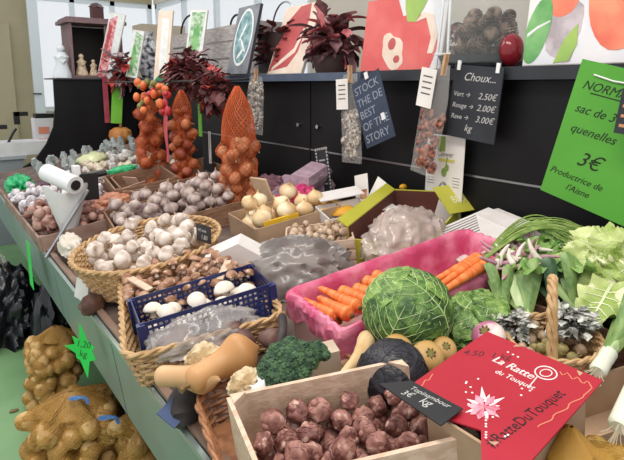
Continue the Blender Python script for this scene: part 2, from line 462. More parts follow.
def celeriac(r,seed):
    def f():
        b=MB(); b.ico((0,0,0),r,5,0,(1.05,1,.9),lambda q:1+.13*noise.noise(q*2+V((seed,0,0)))+.09*noise.noise(q*6+V((seed,0,0)))+.05*noise.noise(q*13))
        rr=random.Random(seed)
        for k in range(12):
            a=rr.uniform(0,6.28); d=V((math.cos(a),math.sin(a),rr.uniform(-.7,-.1))).normalized(); p0=d*r*.95; pts=[p0+d*r*.05*i+V((0,0,-.03*r*i))+V((rr.uniform(-1,1),rr.uniform(-1,1),0))*r*.05 for i in range(5)]
            b.tube(pts,r*.04,4)
        return b.build('celeriac',m_cel)
    return f
m_bnut=mk('butternut skin','#b5824e','#cb9a66',6,.5,.1,c3='#b98a58',s3=60,t3=.68)
m_bst=mk('squash stalk','#8a6f45','#6d5634',30,.8)
def butternut(ln,rb,rn,bend,label,M,mat=None):
    t=thing('butternut_squash',label,'squash',M); pts=[];rs=[]; n=26
    for i in range(n+1):
        s=i/n; pts.append((ln*s,bend*ln*math.sin(s*2.2),0))
        k=rb*math.exp(-((s-.24)/.2)**2)+rn*(1/(1+math.exp(-(s-.38)*14)))
        k=max(k,rn*.9 if s>.35 else 0); k*=math.sqrt(max(0.03,1-max(0,(s-.88)/.12)**2)); k*=math.sqrt(min(1,.02+s/.1)) if s<.1 else 1
        rs.append(k)
    MB().tube(pts,rs,24).build('fruit',mat or m_bnut,t)
    e=V(pts[-1]); MB().tube([e-V((.006,0,0)),e+V((.01,0,0)),e+V((.02,.003,0))],[.009,.006,.008],6).build('stalk',m_bst,t); return t
m_rut=mk('golden turnip skin','#b88f52','#d9b274',5,.5,.15,c3='#8b7040',s3=40,t3=.66)
m_rutt=mk('turnip crown','#6d5c34','#8d8a4a',40,.8,.5)
m_turn=mk('pink white turnip skin','#b8688a','#ecdcd4',6,.4,lo=.42,hi=.5)
def turnip(r,seed,m,name='turnip'):
    def f():
        t=root_empty(name); MB().lathe([(.02,-1),(.12,-.9),(.5,-.72),(.86,-.35),(1,.05),(.9,.42),(.6,.68),(.3,.75),(.05,.74)],28,0,lambda q,a,tt:V((q.x*r*(1+.04*nz((q.x,q.y,seed),2)),q.y*r,q.z*r))).build('root',m,t)
        b=MB(); 
        for k in range(7): a=k*.9; b.tube([(r*.2*math.cos(a),r*.2*math.sin(a),r*.7),(r*.28*math.cos(a),r*.28*math.sin(a),r*.86)],[r*.09,r*.05],5)
        b.tube([(0,0,r*.66),(0,0,r*.78)],[r*.34,r*.2],10); b.build('crown',m_rutt,t); return t
    return f
# leek: white shank then fanned green leaves, along +x
m_shank=mk('leek white','#dfe4c8','#eef0e2',8,.35,.1,stretch=(.3,3,3))
m_leekg=mk('leek green','#5f8245','#88a35f',14,.45,.3,60,stretch=(.3,3,3))
m_leekp=mk('pale leek green','#9cb87a','#c3d3a0',14,.45,.2,60,stretch=(.3,3,3))
m_leekd=mk('dark leek green','#2f4a34','#4b6a48',14,.45,.3,60,stretch=(.3,3,3))
m_rootl=mk('leek rootlets','#d8ccb0',None,rough=.9)
def leek(name,label,M,ln,r,wl=.5,nl=6,spread=.1,gm=None,seed=0,roots=True,group=None):
    t=thing(name,label,'leek',M,group); rr=random.Random(seed)
    MB().tube([(0,0,0),(ln*.02,0,0),(ln*wl*.5,0,0),(ln*wl,0,0)],[r*.8,r*1.08,r,r*1.05],14).build('white_shank',m_shank,t)
    if roots:
        b=MB()
        for k in range(14): a=rr.uniform(0,6.28); b.tube([(0,math.cos(a)*r*.5,math.sin(a)*r*.5),(-.012,math.cos(a)*r*.8,math.sin(a)*r*.8),(-.022,math.cos(a)*r*1.3,math.sin(a)*r)],.0009,3)
        b.build('rootlets',m_rootl,t)
    for k in range(nl):
        s=(k-(nl-1)/2)/max(1,(nl-1)/2); b=MB(); L_=ln*(1-wl)*rr.uniform(.85,1.05); hz=rr.uniform(-.02,.05)
        def fn(u,v,s=s,L_=L_,hz=hz):
            w=r*(.95+.55*math.sin(v*PI*.8))*(1 if v<.97 else .9)
            y=s*(r*.3+spread*v**1.3)+(u-.5)*2*w*(.55+.45*v); z=(1-v*.6)*r*.75*math.cos((u-.5)*PI*.9)*(1)+hz*math.sin(v*2)*2*v-abs(u-.5)*r*.8*v+(k%2)*.004
            return V((ln*wl*.93+L_*v,y,z))
        b.grid(fn,8,14)
        b.grid(lambda u,v:fn(u,v)-V((0,0,.0015)),8,14)
        b.build('leaf',(m_leekp if k%3==1 and gm is not m_leekd else gm or m_leekg),t)
    return t
# flat leaf (kale, ruffled)
def ruffle(b,base,dir_,ln,wd,seed,m=0,mv=1,ruf=.3,droop=.3,up=V((0,0,1))):
    x=V(dir_).normalized(); y=up.cross(x).normalized(); z=x.cross(y)
    def fn(u,v):
        s=(u-.5)*2; w=wd*math.sin(PI*min(1,.12+v*.86))**.7
        e=abs(s)**1.5
        q=V(base)+x*(ln*v)+y*(s*w*(1+.12*math.sin(v*17+seed)))+z*(ruf*wd*e*math.sin(v*22+seed+s*2)*.6+ruf*wd*.5*noise.noise(V((s*2,v*4,seed)))-droop*ln*v*v+abs(s)*wd*.35)
        return q
    b.grid(fn,14,22,m)
    b.tube([fn(.5,i/10)+z*.001 for i in range(10)],[wd*.09*(1-.08*i) for i in range(10)],6,mv)
    for k in range(1,6):
        for sg in (-1,1): b.tube([fn(.5+sg*.4*i/4,min(.97,.08+k*.13+.14*i/4))+z*.0012 for i in range(5)],[wd*.035*(1-.15*i) for i in range(5)],4,mv)
def exitr(x,y,rr_,d):                   # how far out along d a disc reaches; off-axis discs count less, which keeps the lumps
    b=x*d.x+y*d.y; c=abs(x*d.y-y*d.x)
    return b+math.sqrt(rr_*rr_-c*c) if c<rr_ else b*.6
# net sleeve round a heap of balls, axis z
def sleeve(sph,z0,z1,nz_=26,nt=28,rmin=.008,pad=.003,top_r=.01,bot_r=.01,cone=.85):
    R_=[[0]*nt for _ in range(nz_+1)]
    zs=[z0+(z1-z0)*i/nz_ for i in range(nz_+1)]
    ax=[V((0,0))]*(nz_+1)
    for i,z in enumerate(zs):
        for j in range(nt):
            a=2*PI*j/nt; d=V((math.cos(a),math.sin(a))); m=rmin
            for (x,y,c,r) in sph:
                q=abs(z-c)
                if q<r: m=max(m,exitr(x,y,math.sqrt(r*r-q*q),d)+pad)
            R_[i][j]=m
    tz=max(c+r*.3 for (x,y,c,r) in sph); it=max(i for i,z in enumerate(zs) if z<=tz)
    for i in range(it,nz_+1):
        k=((i-it)/(nz_-it))**cone if nz_>it else 0
        for j in range(nt): R_[i][j]=max(R_[it][j],.6*max(R_[it]))*(1-k)+top_r*k
    for _ in range(1):
        for j in range(nt):
            col=[R_[i][j] for i in range(nz_+1)]
            for i in range(1,nz_): R_[i][j]=max(col[i],(col[i-1]+col[i+1])/2) if i<it else col[i]
    def f(u,v):
        a=u*nt; j=int(a)%nt; fa=a-int(a); b=v*nz_; i=min(nz_-1,int(b)); fb=b-i
        r=(R_[i][j]*(1-fa)+R_[i][(j+1)%nt]*fa)*(1-fb)+(R_[i+1][j]*(1-fa)+R_[i+1][(j+1)%nt]*fa)*fb
        z=z0+(z1-z0)*v; return V((r*math.cos(2*PI*u),r*math.sin(2*PI*u),z))
    return f
def net(name,label,cat,M,f,mat,nthread=26,turns=.6,seg=44,tr=.0009,parent=None,cloth=None):
    t=thing(name,label,cat,M); b=MB()
    for s in (-1,1):
        for k in range(nthread):
            b.tube([f((k/nthread+s*turns*i/seg)%1.0,i/seg) for i in range(seg+1)],tr,3)
    b.build('netting',mat,t)
    if cloth:
        b=MB(); b.grid(lambda u,v:f(u%1.0,min(v,.9999))*1.0+V((0,0,0)),80,70,0,True); b.build('fine_mesh',cloth,t)
    return t
# ------------------------------------------------------------ world and lamps
w=bpy.data.worlds.new('world'); sc.world=w; w.use_nodes=True
bg=w.node_tree.nodes['Background']; bg.inputs['Color'].default_value=(.95,.97,1,1); bg.inputs['Strength'].default_value=.88
def lamp(name,loc,rot,sx,sy,e,col=(1,.96,.9)):
    l=bpy.data.lights.new(name,'AREA'); l.shape='RECTANGLE'; l.size=sx; l.size_y=sy; l.energy=e; l.color=col
    o=bpy.data.objects.new(name,l); COL.objects.link(o); o.location=loc; o.rotation_euler=[R(a) for a in rot]; return o
lamp('ceiling_strip_light',(.2,.6,3.1),(0,0,0),.5,2.2,42,(1,.93,.84))
lamp('ceiling_strip_light',(.6,3.6,3.1),(0,0,0),.5,2.2,26,(1,.95,.88))
sc.view_settings.view_transform='Standard'; sc.view_settings.look='None'; sc.view_settings.exposure=0.12; sc.view_settings.gamma=1
# ------------------------------------------------------------ setting
floorm=mk('green painted floor','#78a06e','#84ab7a',3,.45,.05,c3='#68905f',s3=9,t3=.66)
wallb=mk('beige wall','#a89c80','#afa387',3,.8)
walll=mk('pale wall','#cfc6b6','#d6cdbe',3,.8)
frm=mk('white window frame','#dfe6ea',None,rough=.4)
glass=mk('window glass','#e8f2f8',None,rough=.03,alpha=.12,spec=.6)
struct(MB().box((.6,3.2,-.03),(5.2,10.4,.06)).build('floor',floorm))
def wall_rects(name,rects,mat):
    b=MB()
    for c,d in rects: b.box(c,d)
    return struct(b.build(name,mat))
YF=8.0; XR=2.95
# far wall: beige with door on the left, window on the right
wall_rects('wall_far',[((.22,YF+.06,1.5),(2.1,.12,3)),((2.1,YF+.06,.6),(1.66,.12,1.2)),((2.1,YF+.06,2.85),(1.66,.12,.3))],wallb)
dr=struct(MB().box((.3,YF-.02,1.15),(1.5,.04,2.3)).build('door_1',mk('beige door','#aca084','#b3a78b',2,.6)))
b=MB(); hp=WY(41,96,YF-.05); b.tube([(hp.x,YF-.04,hp.z-.1),(hp.x,YF-.04,hp.z+.06)],.015,8); b.tube([(hp.x,YF-.05,hp.z+.03),(hp.x,YF-.09,hp.z+.03),(hp.x-.1,YF-.09,hp.z+.03)],.009,8)
b.build('door_handle',mk('dark bronze','#3d372d',None,rough=.4,metal=.7),dr)
def window(name,c0,c1,axis,off,nm):
    """frame bars of a window lying in a plane; c0,c1 = (a0,z0),(a1,z1)"""
    b=MB(); (a0,z0),(a1,z1)=c0,c1
    def bar(a,z,la,lz): b.box((a,off,z) if axis=='x' else (off,a,z),(la,.06,lz) if axis=='x' else (.06,la,lz))
    bar((a0+a1)/2,z0+.03,a1-a0,.06); bar((a0+a1)/2,z1-.03,a1-a0,.06)
    for k in range(nm+1): bar(a0+.03+(a1-a0-.06)*k/nm,(z0+z1)/2,.06,z1-z0)
    o=struct(b.build(name,frm))
    g=MB(); g.box(((a0+a1)/2,off,(z0+z1)/2) if axis=='x' else (off,(a0+a1)/2,(z0+z1)/2),(a1-a0,.008,z1-z0) if axis=='x' else (.008,a1-a0,z1-z0)); g.build('pane',glass,o)
    return o
window('window_1',(1.27,1.2),(2.93,2.7),'x',YF+.05,3)
struct(MB().box((1.33,YF-.03,1.35),(.12,.06,2.7)).build('trim_1',frm))
# wall behind the stall: windows on the far half, plain on the near half
wall_rects('wall_right',[((XR+.06,2.0,1.5),(.12,4.2,3)),((XR+.06,6.05,.6),(.12,3.9,1.2)),((XR+.06,6.05,2.85),(.12,3.9,.3))],walll)
window('window_2',(4.1,1.2),(8.0,2.7),'y',XR+.05,4)
# ------------------------------------------------------------ black cupboards behind the bench
seam=mk('chrome edge strip','#9a9a9c',None,rough=.3,metal=.9)
XC=1.72
ys=[-.9,.52,2.395,4.0,5.75]
nm=['rightmost of the row, behind the green sign','behind the small chalkboard and the hanging snack packs','with a round chrome knob behind the onion crate','far unit of the row behind the hanging onion nets']
for i in range(4):
    y0,y1=ys[i],ys[i+1]; c=(y0+y1)/2; l=y1-y0
    t=thing('black_cupboard','black laminate cupboard unit, '+nm[i],'cupboard',T(XC+.22,c,0),'black cupboards behind the stall')
    MB().box((0.01,0,.785),(.40,l-.006,1.57)).build('body',black,t)
    MB().box((-.2,0,.6),(.018,l-.01,1.19)).build('lower_door',black,t)
    dU=MB().box((-.2,0,1.385),(.018,l-.01,.36)).build('upper_door',black,t)
    MB().box((-.212,0,1.2),(.006,l-.012,.008)).build('edge_strip',seam,t)
    b=MB(); yk=(l/2-.1 if i==2 else -l/2+.08); b.tube([(-.21,-yk,1.33),(-.228,-yk,1.33)],[.008,.011],12); b.build('knob',steel,dU)
    if i==1:
        b=MB(); b.tube([(-.21,l/2-.07,1.33),(-.22,l/2-.07,1.33)],[.012,.012],12); b.build('keyhole',black,dU)
board=mk('blue grey shelf board','#4a5568','#545f72',6,.5); boardd=mk('dark shelf board','#222429','#282b31',6,.5)
tag(MB().box((XC+.2,3.73,1.59),(.48,3.6,.04)).build('shelf_board',board),'blue grey board lying on top of the far black cupboards','shelf board')
tag(MB().box((XC+.2,.5,1.59),(.48,2.83,.045)).build('shelf_board',boardd),'dark board lying on top of the right hand black cupboards','shelf board')
# black counter end at the far end
t=thing('black_counter','black end counter with curved flared foot under the small wooden cabinet','counter',T(0,5.25,0))
b=MB(); b.prism([(1.715,.0),(1.715,1.6),(1.0,1.6),(.995,1.35),(.97,1.18),(.9,1.03),(.8,.9),(.7,.84),(.7,0)],-.03,0,0,Matrix.Rotation(R(90),4,'X')); b.build('end_panel',black,t)
MB().box((1.4,.0,.8),(.6,.0,.0)) if 0 else None
MB().box((1.42,.3,.8),(.56,.5,1.58)).build('body',black,t)
MB().box((1.38,.26,1.605),(.72,.56,.012)).build('top',mk('greyish counter top','#4d474c',None,rough=.5),t)
# ------------------------------------------------------------ bench
bench_top=mk('weathered bench board','#5a4a42','#74635a',8,.7,.2)
pan=mk('grey green metal panel','#788d83','#82978d',3,.35,spec=.5)
rail=mk('pale aluminium rail','#a9b8b4',None,rough=.3,metal=.6)
t=thing('market_bench','long sloping display bench with grey green front panel and pale metal rail','bench',TB)
MB().box((.635,2.25,-.02),(1.27,6.0,.036)).build('bench_top',bench_top,t)
ys=[5.2,3.05,2.5,1.62,.2,-.7]
for i in range(5):
    MB().box((-.018,(ys[i]+ys[i+1])/2,-.15),(.012,ys[i]-ys[i+1]-.012,.28)).build('front_panel',pan,t)
MB().box((-.024,2.25,-.008),(.012,6.0,.016)).build('rail',rail,t)
MB().box((-.004,2.25,.006),(.02,6.0,.016)).build('edge_lip',mk('brown edge lip','#7b6152','#8e7363',8,.6),t)
b=MB(); b.box((.5,2.25,-.53),(.01,5.9,.62)); b.build('shade_curtain',mk('under bench shade cloth','#191715',None,rough=.9),t)  # black curtain run full length, its dark colour standing in for under-bench shade
for y in (5.0,2.6,0.): MB().box((.35,y,-.4),(.04,.05,.72)).build('leg',mk('dark iron','#22211f',None,rough=.5),t)
# rail for the nets
t=thing('hanging_rail','thin dark rail above the bench carrying the onion nets','rail',Matrix())
MB().tube([(1.3,2.9,1.57),(1.3,4.75,1.57)],.006,8).build('bar',mk('dark iron','#22211f'),t)
for y in (2.95,3.9,4.7): MB().tube([(1.3,y,1.57),(1.75,y,1.585)],.006,6).build('bracket',mk('dark iron','#22211f'),t)
# ------------------------------------------------------------ signs on the bench front
gneon=mk('fluorescent green card','#22c24a','#26cc50',3,.6)
def star(label,c,r,pts,M,rays=None):
    o=MB(); n=len(pts); o.prism([(x*r,y*r) for x,y in pts],0,.002); q=o.build('sign_card',gneon,None,None)
    return q
t=thing('star_sign','fluorescent green star shaped price card hanging on the bench front panel','sign',Matrix())
c=W(84,350,.36); t.matrix_world=T(c.x,c.y,c.z,(0,0,35)); M0=Matrix(((0,0,-1,0),(-1,0,0,0),(0,1,0,0),(0,0,0,1)))
pts=[]
for k,(a,rr) in enumerate([(95,1.25),(62,.5),(20,.62),(5,.45),(-30,.7),(-60,.55),(-85,1.3),(-115,.55),(-135,.6),(-155,.5),(178,1.05),(155,.5),(135,.8),(115,.5)]): pts.append((math.cos(R(a))*rr*.075,math.sin(R(a))*rr*.075))
MB().prism(pts,0,.002,0,M0).build('card',gneon,t)
text('1,20\n kg',.034,t,T(-.0022,0.03,.01)@M0,mk('dark green ink','#0e5a24'),'writing',.3)
c=W(30,265,.36)
tag(MB().box((0,0,0),(.002,.1,.22)).build('green_card',gneon,None,T(c.x,c.y,c.z)),'plain fluorescent green strip card hanging on the far part of the bench front','sign')
# ------------------------------------------------------------ top of the shelf: pictures and plants
def canvas(label,pxL,pxR,py,X,H,lean,base,deco,side=None,cat='picture',name='canvas_picture',t3=.018,z=None):
    a=W(pxL,py,X); c=W(pxR,py,X); zz=1.615 if z is None else z; wd=abs(a.y-c.y)
    # local: x runs right in the view (-Y world), y up, z towards the aisle (-X)
    M=T(X,a.y,zz)@Matrix(((0,0,-1,0),(-1,0,0,0),(0,1,0,0),(0,0,0,1)))@Matrix.Rotation(R(-lean),4,'X')
    t=thing(name,label,cat,M)
    MB().box((wd/2,H/2,-t3/2-.001),(wd,H,t3)).build('panel',[side or mk('canvas edge','#cfc8be')],t)
    b=MB(); mats=[base]; b.prism([(0.003,.003),(wd-.003,.003),(wd-.003,H-.003),(.003,H-.003)],-.001,.0006,0)
    for k,(m,poly) in enumerate(deco):
        mats.append(m); b.prism([(min(.995,max(.005,x))*wd,min(.997,max(.003,y))*H) for x,y in poly],.0006+.0004*k,.0012+.0004*k,k+1)
    b.build('painting',mats,t); return t
def blob(cx,cy,rx,ry,n=20,wob=.08,s=0,rot=0):
    o=[]
    for i in range(n):
        a=2*PI*i/n; k=1+wob*noise.noise(V((math.cos(a)*1.5,math.sin(a)*1.5,s))); x=rx*math.cos(a)*k; y=ry*math.sin(a)*k
        o.append((cx+x*math.cos(rot)-y*math.sin(rot),cy+x*math.sin(rot)+y*math.cos(rot)))
    return o
red=mk('coral red paint','#d65a58','#e0706a',5,.6); redd=mk('brick red paint','#b4484a','#c05a58',5,.6); crm=mk('cream paint','#e2cbb8','#ecd9c8',9,.7)
grp=mk('lime paint','#a4c060','#8fb35a',9,.6); grn=mk('leaf green paint','#5fa05a','#86bb78',9,.6); pal=mk('pale painted ground','#dcdce0','#e8e4e4',6,.6)
mauv=mk('mauve smudge paint','#a89ca0','#c8bcc0',12,.6); coral=mk('peach paint','#e0604e','#ee9470',4,.6); tl=mk('teal paint','#5d8087','#8fb0b0',24,.6); slatep=mk('slate paint','#6d7078','#82858c',12,.6)
wht=mk('white paint dabs','#e8e8e6','#d8dcd8',20,.6); greenp=mk('green speckle paint','#7fa277','#c8dcc0',28,.6); pinkp=mk('pink streak paint','#c6505c','#e6b8b8',26,.6); drk=mk('emerald paint','#1f7a4c')
canvas('canvas painted with a big red leaf on cream, leaning on the shelf','268',0,0,0,0,0,0,0) if 0 else None
canvas('canvas with a dull red leaf shape and cream edge leaning back on the shelf',267,301,70,1.8,.44,20,crm,[(redd,[(.02,.04),(.55,.1),(.74,.3),(.8,.75),(.74,.99),(.45,.97),(.1,.7)]),(crm,[(.1,.04),(.66,.3),(.78,.62),(.72,.64),(.6,.36),(.1,.1)])])
canvas('large coral red canvas with a white blaze and lime stalk on top',360,440,70,1.8,.34,8,pal,[(red,[(0,0),(.88,0),(.95,.3),(.86,.62),(.66,.74),(.5,.72),(.4,1),(0,1)]),(crm,blob(.42,.25,.13,.25,22,.3,2,.3)),(redd,blob(.4,.36,.05,.08)),(redd,blob(.48,.15,.04,.05)),(grp,[(.5,.99),(.8,.99),(.74,.8),(.66,.62),(.56,.64),(.52,.8)]),(crm,[(.66,.62),(.78,.66),(.86,.4),(.84,.2),(.9,.2),(.93,.42),(.86,.68),(.74,.74)])])
canvas('white canvas of two peach coloured fruits and a green leaf, far right of the shelf',522,660,66,1.76,.33,5,pal,[(mauv,blob(.3,.4,.16,.3,22,.5,3)),(coral,blob(.28,.86,.16,.38,24,.05)),(coral,blob(.72,.62,.24,.5,24,.05)),(grn,blob(.1,.36,.1,.34,24,.06,1,-.15)),(grp,[(.26,.02),(.33,.26),(.42,.4),(.43,.2),(.38,.04)]),(wht,[(.02,.3),(.1,.38),(.2,.44),(.2,.46),(.1,.41),(.02,.34)]),(grn,blob(.06,.94,.06,.16))])
canvas('grey framed board with a pale oval teal drawing on the shelf',226,247,74,1.66,.44,14,slatep,[(wht,blob(.5,.54,.4,.42,28,0)),(tl,blob(.5,.54,.35,.38,28,.02)),(wht,blob(.45,.62,.18,.03,20,.4,1,.8)),(wht,blob(.55,.42,.2,.025,20,.4,1,-.6)),(wht,blob(.5,.3,.14,.03,20,.4,1,.5))],mk('dark frame','#34363d'))
def far_picture(label,px,py,X,w_,h_,yaw,roll,base,deco):
    q=W(px,py,X); M=T(q)@Matrix(((0,0,-1,0),(-1,0,0,0),(0,1,0,0),(0,0,0,1)))@Matrix.Rotation(R(yaw),4,'Y')@Matrix.Rotation(R(roll),4,'Z')@Matrix.Rotation(R(-8),4,'X')
    t=thing('canvas_picture',label,'picture',M); MB().box((0,0,-.008),(w_,h_,.014)).build('panel',mk('canvas edge','#cfc8be'),t)
    b=MB(); mats=[base]; b.prism([(-w_*.49,-h_*.49),(w_*.49,-h_*.49),(w_*.49,h_*.49),(-w_*.49,h_*.49)],-.001,.0006,0)
    for k,(m,poly) in enumerate(deco): mats.append(m); b.prism([((x-.5)*w_*.98,(y-.5)*h_*.98) for x,y in poly],.0006+.0004*k,.0012+.0004*k,k+1)
    b.build('painting',mats,t)
far_picture('narrow canvas speckled pale green standing far along the shelf',196,36,1.7,.14,.38,35,-6,wht,[(greenp,[(.1,.0),(.8,.2),(.9,.98),(.1,.95)]),(grn,blob(.5,.45,.2,.3,18,.6,3))])
far_picture('narrow white canvas with an emerald corner hanging lowest on the shelf',163,48,1.6,.13,.58,35,-3,crm,[(wht,[(.3,.2),(.8,.2),(.8,.9),(.3,.9)]),(drk,[(0,0),(.9,0),(.9,.12),(.4,.14),(0,.04)])])
far_picture('narrow white and green painted slat beside the speckled vase',135,54,1.62,.12,.42,35,-9,wht,[(greenp,[(.1,.0),(.9,.05),(.95,.9),(.3,.98)]),(grn,blob(.4,.4,.22,.25,18,.6,5))])
far_picture('tall narrow pink and white streaked board in front of the little cabinet',111,46,1.5,.17,.60,35,-12,wht,[(pinkp,[(.0,.0),(.6,.0),(.55,.98),(.1,.9)]),(redd,[(.1,.3),(.3,.32),(.35,.8),(.15,.82)])])
# weathered planter box
pw=mk('whitewashed wood','#9c9490','#b8b0ac',16,.8,.4,40,stretch=(6,1,6))
t=thing('planter_box','whitewashed wooden planter box with a round wire handle on the shelf','planter',T(2.02,3.95,1.62))
b=MB()
for z in (.06,.18,.3): b.box((-.13,0,z),(.018,1.5,.105)); b.box((.13,0,z),(.018,1.5,.105))
b.build('side_boards',pw,t); 
for sy in (-.74,.74): MB().box((0,sy,.18),(.24,.018,.34)).build('end_board',pw,t)
for (yy,rr) in ((.35,.2),(-.45,.1)):
    MB().tube([(-.13,yy+rr*math.cos(PI*i/16),.34+rr*.75*math.sin(PI*i/16)) for i in range(17)],.008,6).build('handle',mk('dark iron','#22211f'),t)
# leaves: dark red poinsettia like bunches
mred=mk('dark red leaf','#4d2426','#6f3a3a',20,.55); mrl=mk('brown red stem','#4a2a22'); mredb=mk('scarlet leaf','#a83432','#c04a40',20,.5); mpink=mk('pink petal','#b85058','#d08080',20,.5)
def pointed(b,base,d,ln,wd,m,droop=.2,seed=0):
    x=V(d).normalized(); y=V((0,0,1)).cross(x); y=y.normalized() if y.length>.01 else V((0,1,0)); z=x.cross(y)
    def fn(u,v):
        s=(u-.5)*2; return V(base)+x*(ln*v)+y*(s*wd*math.sin(PI*v**.8)*(1+.2*math.sin(v*14)))+z*(abs(s)*wd*.35-droop*ln*v*v)
    b.grid(fn,4,8,m)
def leafbunch(name,label,cat,M,rad,n,ln,mats,seed,squash=(1,1,1),extra=None):
    t=thing(name,label,cat,M); rr=random.Random(seed); k0=0; bs=[MB() for _ in mats]; st=MB()
    for i in range(n):
        d=V((rr.gauss(0,1),rr.gauss(0,1),rr.gauss(0.1,.8))).normalized(); e=V((d.x*squash[0],d.y*squash[1],d.z*squash[2]))*rad*rr.uniform(.3,1)
        mi=min(len(mats)-1,int(rr.random()**1.6*len(mats))); pointed(bs[mi],e,d*.5+V((rr.gauss(0,.8),rr.gauss(0,.8),rr.gauss(0,.6))),ln*rr.uniform(.5,1.2),ln*rr.uniform(.22,.4),0,.35)
        if i%3==0: st.tube([(0,0,-rad*squash[2]*.6),tuple(e*.5),tuple(e)],.003,4)
    for b,m in zip(bs,mats):
        if b.f: b.build('leaves',m,t)
    st.build('stems',mrl,t); return t
mrp=mk('dusty rose leaf','#6d4448','#94686c',20,.6)
q=W(188,74,1.42); leafbunch('red_leaf_bouquet','wide bouquet of dark red leaves hanging over the net rail','plant',T(1.42,q.y,q.z),.24,330,.085,[mred,mred,mrp,mredb],1,(.3,1.35,.5))
q=W(214,92,1.36); leafbunch('red_leaf_bouquet','dark red drooping leaf bunch just left of the big garlic net','plant',T(1.36,q.y,q.z),.15,190,.085,[mred,mred,mredb],2,(.4,1.05,.8))
q=W(268,38,1.85); t=thing('leaf_basket','round metal basket of dark red leaves between two pictures','basket',T(1.98,q.y,1.615))
MB().lathe([(.1,0),(.13,.08),(.15,.2),(.155,.26)],24).build('tub',mk('dark brown pot','#38241f'),t)
MB().tube([(0,.16*math.cos(PI*i/16),.26+.2*math.sin(PI*i/16)) for i in range(17)],.006,6).build('handle',steel,t)
b=MB(); rr=random.Random(4)
for i in range(110): a=rr.uniform(0,6.28); z=rr.uniform(.05,.3); pointed(b,(math.cos(a)*.13,math.sin(a)*.13,z),(math.cos(a),math.sin(a),rr.uniform(-.3,.9)),.1,.03,0)
b.build('leaves',mred,t)
q=W(330,40,1.85)
leafbunch('poinsettia','dark red poinsettia with star shaped leaves beside the large red canvas','plant',T(1.86,q.y,1.79),.15,150,.12,[mred,mrp,mpink],5,(.7,1.0,.95))
MB().lathe([(0,0),(.08,0),(.1,.06),(.105,.1),(.09,.1),(0,.09)],20).build('pot',mk('dark brown pot','#38241f'),bpy.data.objects['poinsettia'],T(0,0,-.185))
q=WY(118,66,5.2); leafbunch('dried_flower_bunch','bunch of orange and dark red dried flowers in front of the cabinet','plant',T(q.x,5.15,1.66),.2,150,.11,[mk('pinkish dried petal','#8c6a70','#b89ca0',20),mrp,mredb],6,(.5,1.2,.9))
# pine cone arrangement under glass
pc=mk('pine cone scale','#46342c','#86705f',30,.7)
def cone(r,seed):
    def f():
        b=MB(); 
        for k in range(9):
            z=-.9+1.8*k/8; rad=math.sqrt(max(.05,1-z*z*.9)); n=9
            for j in range(n):
                a=2*PI*(j+.5*(k%2))/n; d=V((math.cos(a),math.sin(a),.45)); c=V((math.cos(a)*rad*.55,math.sin(a)*rad*.55,z))*r
                b.ico((0,0,0),1,1,0,(r*.42,r*.24,r*.1),None,T(c.x+math.cos(a)*r*.2*rad,c.y+math.sin(a)*r*.2*rad,c.z)@V((d)).to_track_quat('X','Z').to_matrix().to_4x4())
        b.ico((0,0,0),r*.6,2,0,(1,1,1.4)); return b.build('pine_cone',pc)
    return f
pk=Kind('pine_cone',[cone(.032,1),cone(.026,2)])
q=W(484,30,1.86); g=T(1.86,q.y,1.615)
pile=pack(34,ell_s(.1,.12),lambda:rnd.uniform(.026,.032),.03)
t=thing('cone_bowl','dark tray holding a tall heap of brown pine cones on the shelf','tray',g)
MB().lathe([(0,.004),(.15,.004),(.165,.03),(.175,.05),(.165,.05),(.15,.02),(0,.02)],28).build('dish',boardd,t)
for (x,y,z,r) in pile: pk.put(g@T(x,y,z*1.0)@randrot(),'brown pine cone heaped in the tray between the pictures','pine cone','pine cones heaped in the dark tray')
tag(MB().ico((0,0,0),.05,3,0,(1,.8,1.2)).build('red_bauble',mk('glossy dark red','#7c1420',None,rough=.15),None,T(1.78,W(512,44,1.78).y,1.675)),'glossy dark red bauble beside the pine cones','ornament')
# clear jar right of the red canvas
tag(MB().lathe([(.12,0),(.13,.01),(.13,.4),(.11,.44),(.108,.44),(.126,.4),(.126,.014),(.0,.012)],28).build('glass_dome',mk('clear glass','#dfe8e6',None,rough=.03,alpha=.05,spec=.6),None,T(1.86,q.y,1.62)@Matrix.Diagonal((1.6,1.5,1,1))),'clear glass cylinder standing around the pine cones','glass')
q=W(448,30,1.8); t=thing('easel','thin white metal easel post between the red canvas and the cone tray','easel',T(1.78,q.y,1.615))
for dx in (-.02,.04): MB().tube([(0,dx,0),(.02,dx*.4,.4)],.006,6).build('post',white,t)
MB().tube([(0,-.04,.06),(0,.05,.06)],.004,6).build('crossbar',white,t)
q=W(450,25,2.1); leafbunch('red_berry_sprig','dark sprig with red berries behind the white easel','plant',T(2.1,q.y+.05,1.75),.13,60,.07,[mred,mredb],9,(.6,.8,1))
